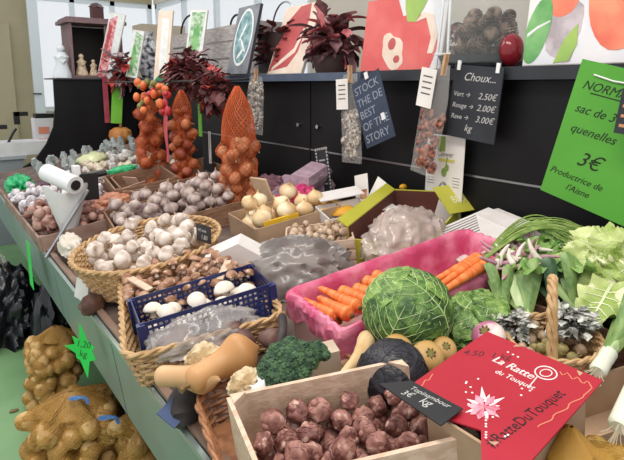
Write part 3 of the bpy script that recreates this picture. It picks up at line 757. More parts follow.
# small wooden cabinet with figurines (far end counter)
cw=mk('mauve brown wood','#6f575a','#816769',12,.6,.2,30,stretch=(5,5,1)); ZC=1.611
t=thing('wooden_cabinet','small mauve brown wooden cabinet with an open dark front on the end counter','cabinet',T(1.42,5.45,ZC))
MB().box((-.02,.0,.012),(.46,.34,.02)).build('bottom',cw,t); MB().box((.2,0,.25),(.02,.34,.46)).build('side',cw,t); MB().box((-.24,0,.25),(.02,.34,.46)).build('side',cw,t)
MB().box((-.02,.16,.25),(.44,.015,.46)).build('back',mk('dark wood inside','#1e1614'),t)
b=MB(); b.box((-.02,0,.5),(.54,.4,.03)); b.box((-.02,0,.525),(.5,.37,.02)); b.build('top_moulding',cw,t)
b=MB(); b.box((.12,-.165,.25),(.14,.015,.46)); b.build('door',cw,t)
fig=mk('cream resin','#b8a088','#d8c4a8',30,.6)
def figure(h,seed,m):
    def f():
        b=MB(); b.lathe([(0,0),(.28,.0),(.26,.15),(.16,.45),(.2,.6),(.1,.74),(.06,.76)],14,0,lambda q,a,t:q*h*(1+.1*nz((math.cos(a),math.sin(a),t*3),2,seed))); b.ico((0,0,h*.86),h*.12,2); b.tube([(-h*.18,0,h*.62),(0,-h*.2,h*.45),(h*.18,0,h*.62)],h*.05,6); return b.build('figurine',m)
    return f
fk=Kind('figurine',[figure(.2,1,fig),figure(.15,2,fig)])
fk.put(T(1.27,5.36,ZC+.024),'taller cream figurine standing inside the open cabinet','figurine'); fk.put(T(1.37,5.34,ZC+.024),'shorter cream figurine standing inside the open cabinet','figurine')
q=WY(59,70,5.35); tag(figure(.3,5,mk('white plaster','#d8dce0'))(),'white plaster figure standing left of the small wooden cabinet','figurine').matrix_world=T(1.1,5.35,ZC)
q=WY(94,12,5.45); t=thing('lantern','dark red lantern standing on top of the small wooden cabinet','lantern',T(1.46,5.45,ZC+.536))
MB().box((0,0,.06),(.1,.1,.11)).build('body',mk('dark red metal','#4a2426',None,rough=.4),t); MB().lathe([(.075,.115),(.04,.15),(.012,.16)],4).build('roof',mk('dark red metal','#4a2426'),t)
q=WY(88,10,5.6); canvas('pale blue board standing behind the lantern',80,96,10,2.0,.3,4,mk('pale blue paint','#a8b8c4'),[(wht,[(.1,.1),(.5,.1),(.5,.9),(.1,.9)])],z=2.0) if 0 else None
t=thing('green_candlestick','tall dark green candlestick behind the pink streaked board','candlestick',T(1.68,5.62,ZC)); MB().lathe([(0,0),(.06,0),(.055,.02),(.015,.05),(.012,.5),(.03,.52),(.06,.56),(.055,.6),(.0,.6)],16).build('stem',mk('olive green glass','#4f5a2c',None,rough=.3),t)
# light stone box far behind
tag(MB().box((0,0,1.1),(.5,.3,2.2)).build('cream_cabinet',mk('cream card box','#b8aa94','#c4b7a2',4,.7),None,T(2.3,6.1,0)),'tall cream cabinet standing on the floor behind the pictures at the far end','cabinet')
black_v=mk('black and white speckle','#2a2a30','#d8d8dc',24,.5)
t=thing('speckled_vase','black and white speckled vase between two narrow canvases','vase',T(1.8,WY(148,60,5.0).y+.0,1.615)); t.location.y=W(148,60,1.8).y
MB().lathe([(0,0),(.06,0),(.09,.1),(.1,.22),(.07,.34),(.05,.38),(.065,.42),(.055,.42),(.04,.38),(0,.36)],24).build('body',black_v,t)
# hanging on the far panel: red strip, green tag, ornament
q=WY(106,100,5.2); tag(MB().box((0,0,0),(.045,.01,.42)).build('red_ribbon',mk('rose ribbon','#9c3a4a','#b04a5a',8,.6),None,T(q.x,5.2,q.z)),'long rose red ribbon hanging down the black end counter','ribbon')
q=WY(117,105,5.15); tag(MB().box((0,0,0),(.1,.004,.34)).build('lime_tag',mk('lime paper','#78c83c','#84d048',4,.7),None,T(q.x,5.15,q.z,(0,6,0))),'lime green paper tag hanging on the black end counter','tag')
ork=mk('orange squash skin','#c07a3c','#d09050',8,.5)
q=WY(119,135,5.1); pumpk=MB(); pumpk.lathe([(.01,-.7),(.5,-.75),(.9,-.4),(1,0),(.9,.45),(.5,.72),(.05,.6)],40,0,lambda q_,a,t_:V((q_.x*(1+.08*abs(math.cos(a*5))),q_.y*(1+.08*abs(math.cos(a*5))),q_.z))*.1)
t=thing('orange_squash','ribbed orange squash sitting against the black end counter','squash',T(q.x,5.05,q.z)); pumpk.build('fruit',ork,t); MB().tube([(0,0,.06),(.01,0,.11)],[.015,.012],6).build('stalk',m_bst,t)
# far white things left of the bench end
t=thing('side_counter','pale grey side counter beyond the far end of the bench','counter',T(.35,6.2,0)); MB().box((0,0,.42),(.9,.6,.84)).build('body',mk('grey laminate','#8d9298'),t); MB().box((0,0,.855),(.95,.65,.03)).build('top',mk('light grey laminate','#a8adb2'),t)
def cboxes(label,px,py,Y,wd,d,h,m,z=.871,cat='box'):
    q=WY(px,py,Y); return tag(MB().box((0,0,h/2),(wd,d,h)).build('white_box',m,None,T(q.x,Y,z)),label,cat)
wb=mk('white cardboard','#d8d6d8','#e2e0e0',6,.7)
cboxes('low white box lying on the side counter',22,160,6.05,.5,.3,.13,wb); 
t=thing('printed_carton','white carton printed with peach orange blotches on the side counter','box',T(WY(45,140,6.2).x,6.2,.871)); MB().box((0,0,.17),(.2,.2,.34)).build('carton',wb,t)
b=MB()
for z in (.1,.22): b.box((-.02,-.103,z),(.1,.004,.07))
b.build('printed_blotch',mk('peach print','#d88a6c'),t)
tag(MB().box((0,0,.02),(.22,.16,.05)).build('black_scale',mk('black plastic','#18181a',None,rough=.4),None,T(WY(46,124,6.25).x,6.22,1.212)),'small black device lying on the printed carton','device')
t=thing('black_tap','black angled tap arm over the side counter','tap',T(WY(14,140,5.95).x,5.95,.871)); b=MB(); b.tube([(-.12,0,0),(0,0,.22),(.03,0,.26)],.012,8); b.build('arm',mk('black plastic','#18181a'),t); b=MB(); b.box((.04,0,.36),(.05,.05,.12)); b.box((.08,0,.4),(.12,.05,.04)); b.box((-.12,0,.28),(.14,.06,.04)); b.build('head',mk('black plastic','#18181a'),t)
# ------------------------------------------------------------ things pegged to the shelf edge
XH=XC-.05
def pegged(t,x,y,z,n=''):
    b=MB(); b.box((x,y-.006,z),(.012,.01,.085)); b.box((x-.008,y+.006,z),(.012,.01,.085)); b.build('clothes_peg',peg,t)
def facing(px,py,X,yaw=0,roll=0):
    q=W(px,py,X); return T(q.x,q.y,q.z)@Matrix(((0,0,-1,0),(-1,0,0,0),(0,1,0,0),(0,0,0,1)))@Matrix.Rotation(R(yaw),4,'Y')@Matrix.Rotation(R(roll),4,'Z')
def pillow(b,w_,h_,d,m=0,seed=0,pin=.5,M=None):
    def side(sg):
        def fn(u,v):
            x=(u-.5)*w_*(1-pin*max(0,v-.72)/.28*.6); y=-h_*(1-v); e=math.sin(PI*u)*math.sin(PI*min(1,v*1.02)); 
            return V((x+.004*nz((u*3,v*5,seed),1),y,sg*d*e**.6*(1+.5*nz((u*4,v*6,seed+sg),1)) if e>0 else 0))
        return fn
    b.grid(side(1),14,20,m,M=M); b.grid(side(-1),14,20,m,M=M)
nutm=mk('dried fruit brown','#5e3d2c','#a67c5a',50,.6,.3); nutp=mk('pinkish nuts','#8a4a44','#c08a78',50,.6,.3); nutw=mk('pale dried mushroom','#8f8478','#d8d0c4',50,.6,.3)
nutw=mk('mixed dried mushroom','#6b5f55','#d0c6b8',70,.6,.3); nutp=mk('dark red dried fruit','#4e2620','#a8684e',60,.6,.3)
def snackbag(label,px,py,X,w_,h_,nut,seed,yaw=0,roll=0,tagm=None,pegoff=0):
    t=thing('snack_bag',label,'bag',facing(px,py,X,yaw,roll)); rr=random.Random(seed)
    b=MB()
    for k in range(80):
        y=-h_*rr.uniform(.42,.93) if seed!=1 else -h_*rr.uniform(.1,.93); r_=rr.uniform(.009,.017); b.ico((rr.uniform(-.38,.38)*w_,y,rr.uniform(-.008,.008)),r_,2,0,(1,rr.uniform(.5,1.6),.6),lambda s_:1+.4*nz(s_,2,k))
    f=b.build('dried_food',nut,t); f['kind']='stuff'
    b=MB(); pillow(b,w_,h_,.016,0,seed); b.build('clear_pouch',mk('thin clear pouch','#dcd8d4',None,rough=.1,alpha=.16,spec=.9),t)
    if tagm:
        b=MB(); b.box((-w_*.28,-h_*.22,.018),(w_*.6,h_*.34,.0012)); lb_=b.build('paper_label',paper,t)
        b=MB(); 
        for k in range(4): b.box((-w_*.28,-h_*.12-k*h_*.05,.0192),(w_*.36,h_*.012,.0006))
        b.build('label_print',mk('grey print','#55534f'),lb_)
    b=MB(); b.box((pegoff,.0,.006),(.011,.08,.009)); b.box((pegoff,.0,-.006),(.011,.08,.009)); b.build('clothes_peg',peg,t)
    return t
snackbag('clear pouch of pale dried mushrooms pegged left of the black cupboard seam',256,76,1.62,.15,.34,nutw,1,10,-4)
snackbag('clear pouch with white label pegged behind the slanted navy card',350,74,1.66,.145,.42,nutw,2,0,3,True)
snackbag('clear pouch of red brown dried fruit with a white label, pegged left of the chalkboard',441,64,1.62,.13,.44,nutp,3,0,-10,True,.02)
orl=mk('orange label','#d88a58')
# navy lettered card
navy=mk('navy card','#2a3548','#333f54',6,.6)
t=thing('navy_card','slanted navy card covered in rows of white block letters, hanging beside the pouch','sign',facing(362,86,1.6,0,22))
MB().box((.03,-.12,0),(.19,.30,.003)).build('card',navy,t)
for i,s in enumerate(['STOCK','THE DE','BEST','OF THE','STORY']): text(s,.05,t,T(-.055,-.03-i*.055,.002),mk('faded white letters','#8b93a0'),'white_lettering')
b=MB(); b.box((.045,.03,.004),(.02,.03,.004)); b.box((.085,-.17,.004),(.02,.03,.004)); b.build('sticky_tab',white,t)
# small chalkboard
q=facing(479,66,1.66,0,-5); t=thing('chalkboard','small slate chalkboard with chalk prices hanging from the shelf edge','sign',q)
MB().box((0,-.135,0),(.215,.27,.006)).build('slate',slate,t)
text('Choux...',.042,t,T(-.06,-.055,.004),chalk,'chalk_writing',.35)
for i,(a,c_) in enumerate((('Vert','2.50'),('Rouge','2.00'),('Rave','3.00'))):
    text(a+' \u2192',.026,t,T(-.098,-.115-i*.042,.004),chalk,'chalk_writing',.2); text(c_+'\u20ac',.033,t,T(.015,-.117-i*.042,.004),chalk,'chalk_writing',.3)
text('kg',.036,t,T(-.03,-.24,.004),chalk,'chalk_writing',.3)
b=MB(); b.box((-.085,-.002,.004),(.014,.035,.006)); b.box((.085,-.002,.004),(.014,.035,.006)); b.build('white_clip',white,t)
# paper poster
t=thing('paper_poster','white paper poster with a green plant drawing and oval fruit, on the black cupboard','poster',facing(446,139,1.69,0,-1))
MB().box((0,-.165,0),(.19,.36,.002)).build('sheet',paper,t)
b=MB(); b.box((-.02,-.02,.0015),(.04,.06,.001)); b.tube([(0,-.13,.002),(.01,-.1,.002),(.015,-.07,.002)],.003,4); b.prism(blob(0,-.135,.014,.018),.0012,.002); b.prism(blob(.016,-.115,.008,.014),.0012,.002); b.build('green_drawing',mk('drawing green','#7f9a4a'),t)
b=MB(); b.prism(blob(0,-.215,.026,.042),.0012,.0018,0); b.prism(blob(0,-.215,.017,.03),.0018,.0024,1); b.build('oval_drawing',[mk('drawing grey','#6a6a60','#a8a898',60),paper],t)
text('Clover',.03,t,T(-.04,-.07,.0016),mk('grey print','#55534f'),'heading'); b=MB(); b.box((.01,-.085,.0016),(.08,.012,.001)); b.build('yellow_strip',mk('yellow print','#c8c060'),t)
b=MB()
for sx in (-.065,.062):
    for k in range(7): b.box((sx,-.15-k*.012-(.0 if k<4 else .03),.0016),(.035,.002,.0006))
b.build('fine_print',mk('grey print','#55534f'),t)
# big green sign
lime=mk('bright green card','#4f9a30','#56a236',3,.7)
M0=facing(608,143,1.60,0,-14); t=thing('green_sign','large bright green sign with handwritten black price pegged at the right end','sign',M0)
MB().box((.015,-.0,0),(.33,.42,.004)).build('card',lime,t)
for s,x,y,z in (('NORMAN',-.125,.13,.036),('sac de 3',-.125,.06,.037),('quenelles',-.12,.0,.037),('3\u20ac',-.07,-.09,.062),('Productrice de',-.14,-.14,.028),("l'Aisne",-.075,-.175,.028)): text(s,z,t,T(x,y,.0025),inkm,'handwriting',.35)
b=MB(); b.box((-.02,.122,.0026),(.15,.003,.0008)); b.build('underline',inkm,t)
b=MB(); b.tube([(-.1,.175,.006),(-.04,.17,.006),(.02,.175,.008)],.0025,5); b.build('white_tape',white,t)
b=MB(); b.box((.005,.2,.012),(.013,.1,.011)); b.box((.018,.2,.006),(.013,.1,.011)); b.build('clothes_peg',peg,t)
t=thing('small_black_sign','small black label with orange lines overlapping the green sign','sign',facing(636,113,1.52,0,-6)); MB().box((.0,0,0),(.09,.12,.004)).build('card',slate,t)
b=MB(); 
for k in range(4): b.box((-.01,.04-k*.026,.0025),(.05,.008,.001))
b.build('orange_print',mk('orange print','#c08860'),t)
# ------------------------------------------------------------ nets hanging from the rail
m_on=mk('copper onion skin','#a5522c','#c9774a',14,.4,.2,stretch=(1,1,.3)); m_onr=mk('red onion skin','#8c3c2c','#b4604a',14,.4,.2,stretch=(1,1,.3)); m_gn=mk('tan garlic skin','#b57a50','#d6a47c',30,.5,.2,60,stretch=(1,1,.3))
ncl=mk('orange fine mesh','#c2602a',None,rough=.6,alpha=.22); ncg=mk('golden fine mesh','#d2a24c',None,rough=.7,alpha=.4); ncy=mk('yellow fine mesh','#c09a48','#d8b868',60,.8,.6,120,alpha=.78)
nett=mk('orange netting','#c4561e',None,rough=.5); netr=mk('red netting','#b8303c',None,rough=.5); netg=mk('golden netting','#b88a36',None,rough=.6); nett2=mk('tan netting','#a67c3c',None,rough=.6)
def hang_net(label,ilabel,icat,grp,px,pyt,pyb,X,n,r,rad,kinds,nm,seed,nt=26,hfrac=.6,tr=.0011,cl=None,cn=.85):
    top=W(px,pyt,X); bot=W(px,pyb,X); H=top.z-bot.z; y=top.y
    rnd.seed(seed); pl=pack(n,ell_s(rad*.8,rad),lambda:r*rnd.uniform(.88,1.12),0.0,tries=5)
    zmax=max(q[2] for q in pl); k=min(1.3,hfrac*H/zmax); pl=[(a,b,c*k,q) for a,b,c,q in pl]
    M=T(X,y,bot.z)
    for a,b,c,q in pl: kinds.put(M@T(a,b,c,s=q/r)@randrot(),ilabel,icat,grp)
    net('net_bag',label,'net bag',M,sleeve(pl,-.01,H,50,44,cone=cn),nm,nt,.8,46,tr,None,cl)
    return M,H
kg=Kind('garlic_bulb',[garlic(.032,1,m_gn),garlic(.032,3,m_gn)]); ko=Kind('onion',[onion(.034,1,m_on),onion(.034,2,m_onr)])
M,H=hang_net('large orange net of garlic hanging from the rail beside the dried mushroom pouch','tan garlic bulb inside the large hanging orange net','garlic','garlic in the large hanging net',237,86,222,1.25,42,.034,.105,kg,nett,11,34,.6,.0012,ncl,2.4)
ML=hang_net('orange net of copper onions hanging second from the left under the red leaves','copper onion inside the leftmost hanging net','onion','onions in the leftmost hanging net',148,94,184,1.2,26,.04,.095,ko,nett,12,24,.8,.0011,ncl)
MM=hang_net('narrow orange net of small onions hanging behind a red ribbon','small red brown onion inside the narrow hanging net','onion','onions in the narrow hanging net',181,90,190,1.3,26,.03,.075,ko,nett,13,26,.8,.0011,ncl,1.6)
bpy.data.objects['net_bag.001']['label']='orange net of copper onions hanging leftmost under the red leaves'
q=W(171,128,1.2); tag(MB().grid(lambda u,v:V((.004*math.sin(v*9),(u-.5)*.05*(1+.3*math.sin(v*5)),-.4*v+.2)),2,16).build('red_ribbon',mk('red ribbon','#b8343e','#c44a50',8,.5),None,T(1.17,q.y,q.z)),'bright red ribbon hanging between the two onion nets','ribbon')
q=W(200,118,1.5); tag(MB().box((0,0,0),(.004,.05,.24)).build('lime_tag',mk('lime paper','#78c83c'),None,T(1.5,q.y,q.z)),'narrow lime tag hanging behind the narrow onion net','tag')
q=W(210,135,1.45); t=thing('black_price_card','tall black price card with a white rim behind the garlic heap','sign',facing(208,158,1.45)); MB().box((0,.0,0),(.13,.3,.004)).build('card',slate,t); text('Oignon',.03,t,T(-.05,-.1,.003),chalk,'chalk_writing',.2)
b=MB(); b.box((.05,.07,.004),(.008,.2,.004)); b.box((.03,.07,.004),(.006,.2,.004)); b.build('white_strip',paper,t)
# berries and bits on the leftmost net top
b=MB(); rr=random.Random(3)
t=thing('dried_garland','garland of orange physalis and red berries around the top of the leftmost net','garland',T(1.17,W(152,95,1.17).y,W(152,95,1.17).z))
for m_,nn in ((mk('physalis orange','#d8622c','#e88048',20,.5),18),(mk('berry red','#b83034',None,rough=.3),14),(mk('olive dried leaf','#6d6a38','#8a8450',20,.7),12)):
    b=MB()
    for k in range(nn): b.ico((rr.uniform(-.05,.03),rr.uniform(-.24,.2),rr.uniform(-.1,.08)),rr.uniform(.014,.026),2,0,(1,1,rr.uniform(.8,1.4)))
    b.build('dried_fruits' if nn!=12 else 'dried_leaves',m_,t)
# ------------------------------------------------------------ front: tuber crate
def put_pile(Mc,pile,kind,label,cat,grp,r0,rot='rand',flatw=1):
    for (x,y,z,r) in pile:
        m=Mc@T(x,y,z)@Matrix.Scale(r/r0,4)
        m=m@(randrot() if rot=='rand' else Euler((rnd.uniform(-.5,.5),rnd.uniform(-.5,.5),rnd.uniform(0,6.28))).to_matrix().to_4x4() if rot=='up' else Matrix())
        kind.put(m,label,cat,grp)
rnd.seed(21)
CR=dict(w=.315,d=.29,h=.125,base=.085,th=-22,A=(228,396),Cc=(480,432))
a=p(*CR['A'],CR['base']+CR['h']); c=p(*CR['Cc'],CR['base']+CR['h']); cen=(a+c)/2
ex=V((math.cos(R(-26)),math.sin(R(-26)))); ey=V((math.cos(R(76)),math.sin(R(76)))); dv=V((c.x-a.x,c.y-a.y)); det=-ex.x*ey.y+ex.y*ey.x
CR['w']=(-dv.x*ey.y+dv.y*ey.x)/det; CR['d']=(ex.x*dv.y-ex.y*dv.x)/det
Mc=L((cen.x,cen.y,CR['base'])); KS=Matrix(((ex.x,ey.x,0,0),(ex.y,ey.y,0,0),(0,0,1,0),(0,0,0,1)))
crate('wooden_crate','pale wooden crate of purple brown tubers in the front of the stall',Mc,CR['w'],CR['d'],CR['h'],wood,.008,.02,low=(1,.72,1,1),K=KS)
ka=Kind('jerusalem_artichoke',[artichoke(.0225,i) for i in range(1,7)])
hw,hd=CR['w']/2-.034,CR['d']/2-.034
pl=pack(170,rect_s(-hw-.006,hw+.006,-hd-.006,hd+.006),lambda:rnd.uniform(.0155,.0205),.008,tries=10,k=.06,c=(0,0))
pl=[q for q in pl if q[2]<.09]; pl=[(*(KS@V((a,b,0))).xy,c_,r) for a,b,c_,r in pl]
put_pile(Mc,pl,ka,'knobbly purple brown tuber heaped in the front wooden crate','tuber','tubers in the front wooden crate',.0225)
# red sign, polygon with its lower left corner cut where the crate stands
HS=.235; rs=mk('crimson printed card','#a3182a','#ab2032',4,.4,spec=.4)
TL=p(487,332,HS); TR=p(603,381,HS); BL=p(413,384,HS)
M,w_,h_=frame3(TB@TL,TB@TR,TB@BL); MI=M.inverted()
def sg(px,py,h=HS): q=MI@(TB@p(px,py,h)); return (q.x,q.y)
t=thing('red_sign','glossy crimson sign reading La Ratte du Touquet lying on a cardboard box','sign',M)
MB().prism([sg(*q) for q in ((413,384),(452,421),(481,431),(482,492),(497,500),(603,381),(487,332))],-.0015,.0015).build('card',rs,t)
wi=mk('white print','#f0e4e0'); gold=mk('salmon print','#e08a6c'); dkp=mk('dark red print','#3a0f18'); pk1=mk('pink print','#d06078','#f0a8b4',30)
def stext(body,a,b_,mat,nm,shear=0,off=0,label=None,zz=.0017):
    x0,y0=sg(*a); x1,y1=sg(*b_); an=math.atan2(y1-y0,x1-x0); o=text(body,1,t,Matrix(),mat,nm,shear,off=0,ext=.0)
    L_=max(v.co.x for v in o.data.vertices); k=math.hypot(x1-x0,y1-y0)/L_
    o.matrix_local=T(x0,y0,zz)@Matrix.Rotation(an,4,'Z')@Matrix.Diagonal((k,k*(1.15),1,1)); return o
stext('La Ratte',(491,361),(531,380),wi,'white_title',.15); stext('du Touquet',(494,373),(533,391),wi,'white_title',.15)
stext('La Ratte',(491.4,361.3),(531.4,380.3),wi,'white_title',.15)
stext('#RatteDuTouquet',(493,449),(566,395),dkp,'dark_slogan'); stext('#RatteDuTouquet',(493.5,449.3),(566.5,395.3),dkp,'dark_slogan')
stext('4.50  1 kg',(462,355),(512,361),dkp,'handwriting',.3)
def spx(pts,r,n=4,closed=False,b=None): b.tube([(*sg(x,y),.002) for x,y in pts],r,n,0,closed)
b=MB(); spx([(546+11*math.cos(a*.2618),374+6.5*math.sin(a*.2618)+1.5*math.cos(a*.2618)) for a in range(24)],.0012,4,True,b); spx([(546+6*math.cos(a*.2618),374+3.6*math.sin(a*.2618)) for a in range(24)],.0009,4,True,b); spx([(537,378),(528,389)],.0011,4,False,b); b.build('oval_emblem',wi,t)
b=MB(); spx([(560+i*2.4,373+i*1.0+2.2*math.sin(i*1.5)) for i in range(13)]+[(592,389),(588,393)]+[(584-i*3.2+2.5*math.sin(i*1.3),396+i*2.3) for i in range(15)],.0010,4,False,b); b.build('right_squiggle',gold,t)
b=MB(); spx([(420+i*1.6,387-i*1.3+1.5*math.sin(i*1.4)) for i in range(9)],.0010,4,False,b); b.build('left_squiggle',gold,t)
b=MB(); rr=random.Random(8)
fx,fy=sg(484,408)
for k in range(24):
    a=rr.uniform(0,6.28); r=rr.uniform(.02,.09); qx,qy=490+rr.uniform(-34,40),405+rr.uniform(-26,34); qx=max(qx,486) if qy>412 else max(qx,466); x,y=sg(qx,qy); b.prism(blob(x,y,.0018,.0018,8,0),.0015,.002)
for k in range(3): x,y=sg(508+5*k,353+2.4*k); b.prism(blob(x,y,.002,.002,8,0),.0015,.002)
b.build('white_dots',wi,t)
b=MB()
for (a,l) in ((95,26),(70,17),(30,24),(5,16),(-40,20),(-75,16),(150,20),(200,20)):
    ca,sa=math.cos(R(a)),-math.sin(R(a)); pts=[(484+ca*l*.35-sa*3.2,408+sa*l*.3+ca*2.4),(484+ca*l,408+sa*l*.8),(484+ca*l*.35+sa*3.2,408+sa*l*.3-ca*2.4)]
    b.prism([sg(*q) for q in pts],.0015,.0022)
b.build('white_petals_print',wi,t)
b=MB()
for a in (50,120,175,215,250,320,350):
    ca,sa=math.cos(R(a)),-math.sin(R(a)); l=17; b.prism([sg(*q) for q in ((484,408),(484+ca*l*.6-sa*4.5,408+sa*l*.5+ca*3.4),(484+ca*l,408+sa*l*.8),(484+ca*l*.6+sa*4.5,408+sa*l*.5-ca*3.4))],.0018,.0026)
b.build('pink_petals_print',pk1,t)
# black card on top of its left corner
t=thing('black_price_card','black card with faint white handwriting between the tuber crate corner and the crimson sign','sign',Matrix())
HB=.243; bkc=mk('black card','#1a191c',None,rough=.5)
M,w_,h_=frame3(TB@p(412,383,HB),TB@p(461,410,HB),TB@p(380,385,HB)); t.matrix_world=M; MI2=M.inverted()
def bg_(px,py): q=MI2@(TB@p(px,py,HB)); return (q.x,q.y)
MB().prism([bg_(*q) for q in ((379,384),(411,381),(463,409),(441,426))],-.001,.001).build('card',bkc,t)
b=MB(); z0=M.to_3x3()
def row(body,a,b_):
    x0,y0=bg_(*a); x1,y1=bg_(*b_); o=text(body,1,t,Matrix(),chalk,'white_writing',.3,ext=0); L_=max(v.co.x for v in o.data.vertices); k=math.hypot(x1-x0,y1-y0)/L_
    o.matrix_local=T(x0,y0,.0013)@Matrix.Rotation(math.atan2(y1-y0,x1-x0),4,'Z')@Matrix.Diagonal((k,k,1,1))
row('Topinambour',(409,389),(449,409)); row('3\u20ac',(400,394),(412,399)); row('kg',(418,402),(430,408))
# white paper lining on the crate's right wall
# cardboard box below it
cb=p(560,410,.2)
Mx=L((.315,.452,.002),(0,0,0)); crate('cardboard_box','open brown cardboard box under the crimson sign',Mx,.235,.125,.228,card,.005,.008,cat='box')
# yellow net of potatoes, bottom right
rnd.seed(5)
kp=Kind('potato',[tuber(.026,i,m_potato,1.25,.18,'potato') for i in range(1,5)])
q=p(571,448,.15); Mn=L((q.x-.0,q.y,.002),(0,0,20))
pl=pack(62,ell_s(.10,.075),lambda:rnd.uniform(.021,.026),.0,tries=14,k=.35); pl=[q for q in pl if q[2]+max(0,math.hypot(q[0],q[1])-.03)*.8<.15]
put_pile(Mn,pl,kp,'small golden potato inside the yellow net at the bottom right','potato','potatoes in the front yellow net',.026)
f=sleeve([(a,b,c,r*1.22) for a,b,c,r in pl],.004,max(q[2]+q[3] for q in pl)+.02,50,60,.012,cone=1.0,top_r=.003); net('net_sack','fine yellow net sack of small potatoes in the bottom right corner','net sack',Mn,f,netg,90,.7,60,.0009,None,ncy)
MB().tube([(-.02,0,0),(0,.01,.012),(.03,-.004,0)],.005,6).build('blue_tie',mk('blue tape','#2a4a9c'),bpy.data.objects['net_sack'],T(-.05,.07,max(q_[2] for q_ in pl)*.8))
# ------------------------------------------------------------ wicker basket with squashes (front left)
Mb=L((.13,.79,0),(0,0,-14)); wicker('wicker_basket','reddish wicker basket under the squashes, left of the tuber crate',Mb,rrect(.175,.2,.05,160),.085,.02,wickd,9,40,.0042,.007)
butternut(.18,.047,.030,-.08,'smooth tan butternut squash lying diagonally, bulb to the back',aim(TB@p(243,356,.13),TB@p(200,382,.125),V((0,0,1)))@T(-.045,0,0))
butternut(.16,.03,.023,-.06,'long pale butternut squash neck poking out over the bench edge',aim(TB@p(214,380,.12),TB@p(156,378,.12),V((0,0,1)))@T(-.015,0,0),mk('pale butternut','#c2986a','#d2ac80',6,.5))
kc=Kind('celeriac',[celeriac(.042,1),celeriac(.042,4)])
kc.put(LP(205,360,.12),'rough celeriac root behind the two butternut squashes','celeriac'); kc.put(LP(248,386,.17,s=.85),'celeriac root peeping over the back corner of the tuber crate','celeriac')
crumple('foil_scrap','white plastic scrap between celeriac and tuber crate','plastic',LP(265,383,.175),(.05,.03,.02),white,3,.15,.4,sub=3)
m_black=mk('black radish skin','#2b2523','#41383a',20,.7,.3)
o=tag(tuber(.04,9,m_black,1.6,.2,'black_radish')(),'dark black radish lying under the pale squash at the bench edge','radish'); o.matrix_world=LP(185,404,.035,(0,0,60))
tag(MB().box((0,0,.0),(.06,.05,.003)).build('blue_tag',mk('blue grey tag','#4a5a80'),None,LP(174,412,.05,(35,0,30))),'blue grey tag standing at the bench edge below the squashes','tag')
# broccoli
o=broccoli(.058,2,9)(); tag(o,'dark green broccoli head standing right of the butternut squash','broccoli'); o.matrix_world=LP(287,364,.2,(10,-15,0))
o=broccoli(.03,4,6)(); tag(o,'small side floret of broccoli right of the large head','broccoli'); o.matrix_world=LP(316,352,.2,(0,20,0))
tag(MB().box((0,0,0),(.09,.05,.05)).build('pale_pack',mk('pale pack','#b8a48e','#c8b8a4',9,.6),None,LP(318,360,.12,(0,0,-20))),'pale wrapped pack behind the broccoli','pack')
long_r=long_root('black_salsify',.22,.012,.008,m_black,.8,m_bst,.1,1); o=long_r(); tag(o,'long dark root lying between beet basket and broccoli','root vegetable'); o.matrix_world=aim(TB@p(282,316,.13),TB@p(258,372,.12))
# ------------------------------------------------------------ big wicker basket: mushrooms, blue crate, beets
Mw=L((.20,1.455,0),(0,0,-16)); wicker('wicker_basket','large square honey wicker basket holding mushrooms and the blue crate',Mw,rrect(.205,.275,.05,220),.105,.025,wick,11,60,.0046,.009)
rnd.seed(31)
km=Kind('mushroom',[mushroom(.022,1,m_capb),mushroom(.022,2,m_capb),mushroom(.02,3,m_capb)])
pl=pack(170,rect_s(-.18,.18,-.03,.24),lambda:rnd.uniform(.016,.021),.075,tries=12); pl=[q for q in pl if q[2]<.15]
put_pile(Mw,pl,km,'brown capped mushroom heaped behind the blue crate','mushroom','brown mushrooms behind the blue crate',.022,'up')
# blue lattice crate
blue=mk('navy blue plastic','#1c2450','#242e62',8,.35)
def lattice_crate(name,label,M,w,d,h,mat):
    t=thing(name,label,'crate',M); 
    def panel(b,n,rows,l,hh,M2):
        bw=.0058
        for k in range(rows+1): b.box((0,0,hh*k/rows*.98+bw/2),(l,.003,bw+(.006 if k==rows else .001)),0,M2)
        for k in range(n+1): b.box((-l/2+l*k/n,0,hh/2),(bw,.0028,hh),0,M2)
    for (x,y,a,l) in ((0,-d/2,0,w),(0,d/2,0,w),(w/2,0,90,d),(-w/2,0,90,d)):
        b=MB(); panel(b,int(l/.014),6,l,h,T(x,y,0,(0,0,a))); b.build('lattice_side',mat,t)
    b=MB()
    for sx in (-1,1):
        for sy in (-1,1): c=MB(); c.box((sx*w/2,sy*d/2,h*.52),(.02,.02,h*1.04)); c.build('corner_post',mat,t)
    b.box((0,0,.003),(w,d,.005)); b.build('base',mat,t)
    return t
a=p(120,306,.165); c=p(278,300,.165)
Mbl=L((.185,1.345,.05),(0,0,-10)); t=lattice_crate('blue_crate','navy blue plastic lattice crate of white mushrooms standing in the wicker basket',Mbl,.36,.17,.10,blue)
text('MEDO',.045,t,T(-.165,-.0875,.03,(90,0,0)),white,'white_lettering',0,off=.001)
kw=Kind('mushroom',[mushroom(.034,5,m_capw,'white_mushroom'),mushroom(.034,6,m_capw,'white_mushroom')]); kw.name='white_mushroom'
pl=pack(16,rect_s(-.14,.145,-.05,.055),lambda:rnd.uniform(.024,.032),.008,tries=12,k=.1,c=(.1,0)); put_pile(Mbl,pl,kw,'white mushroom in the blue lattice crate','mushroom','white mushrooms in the blue crate',.034,'up')
m_beet=mk('cooked beet brown','#5a3a34','#7a5a50',12,.5,.2); kb=Kind('beetroot',[tuber(.042,3,m_beet,1.15,.14,'beetroot'),tuber(.042,8,m_beet,1.1,.14,'beetroot')])
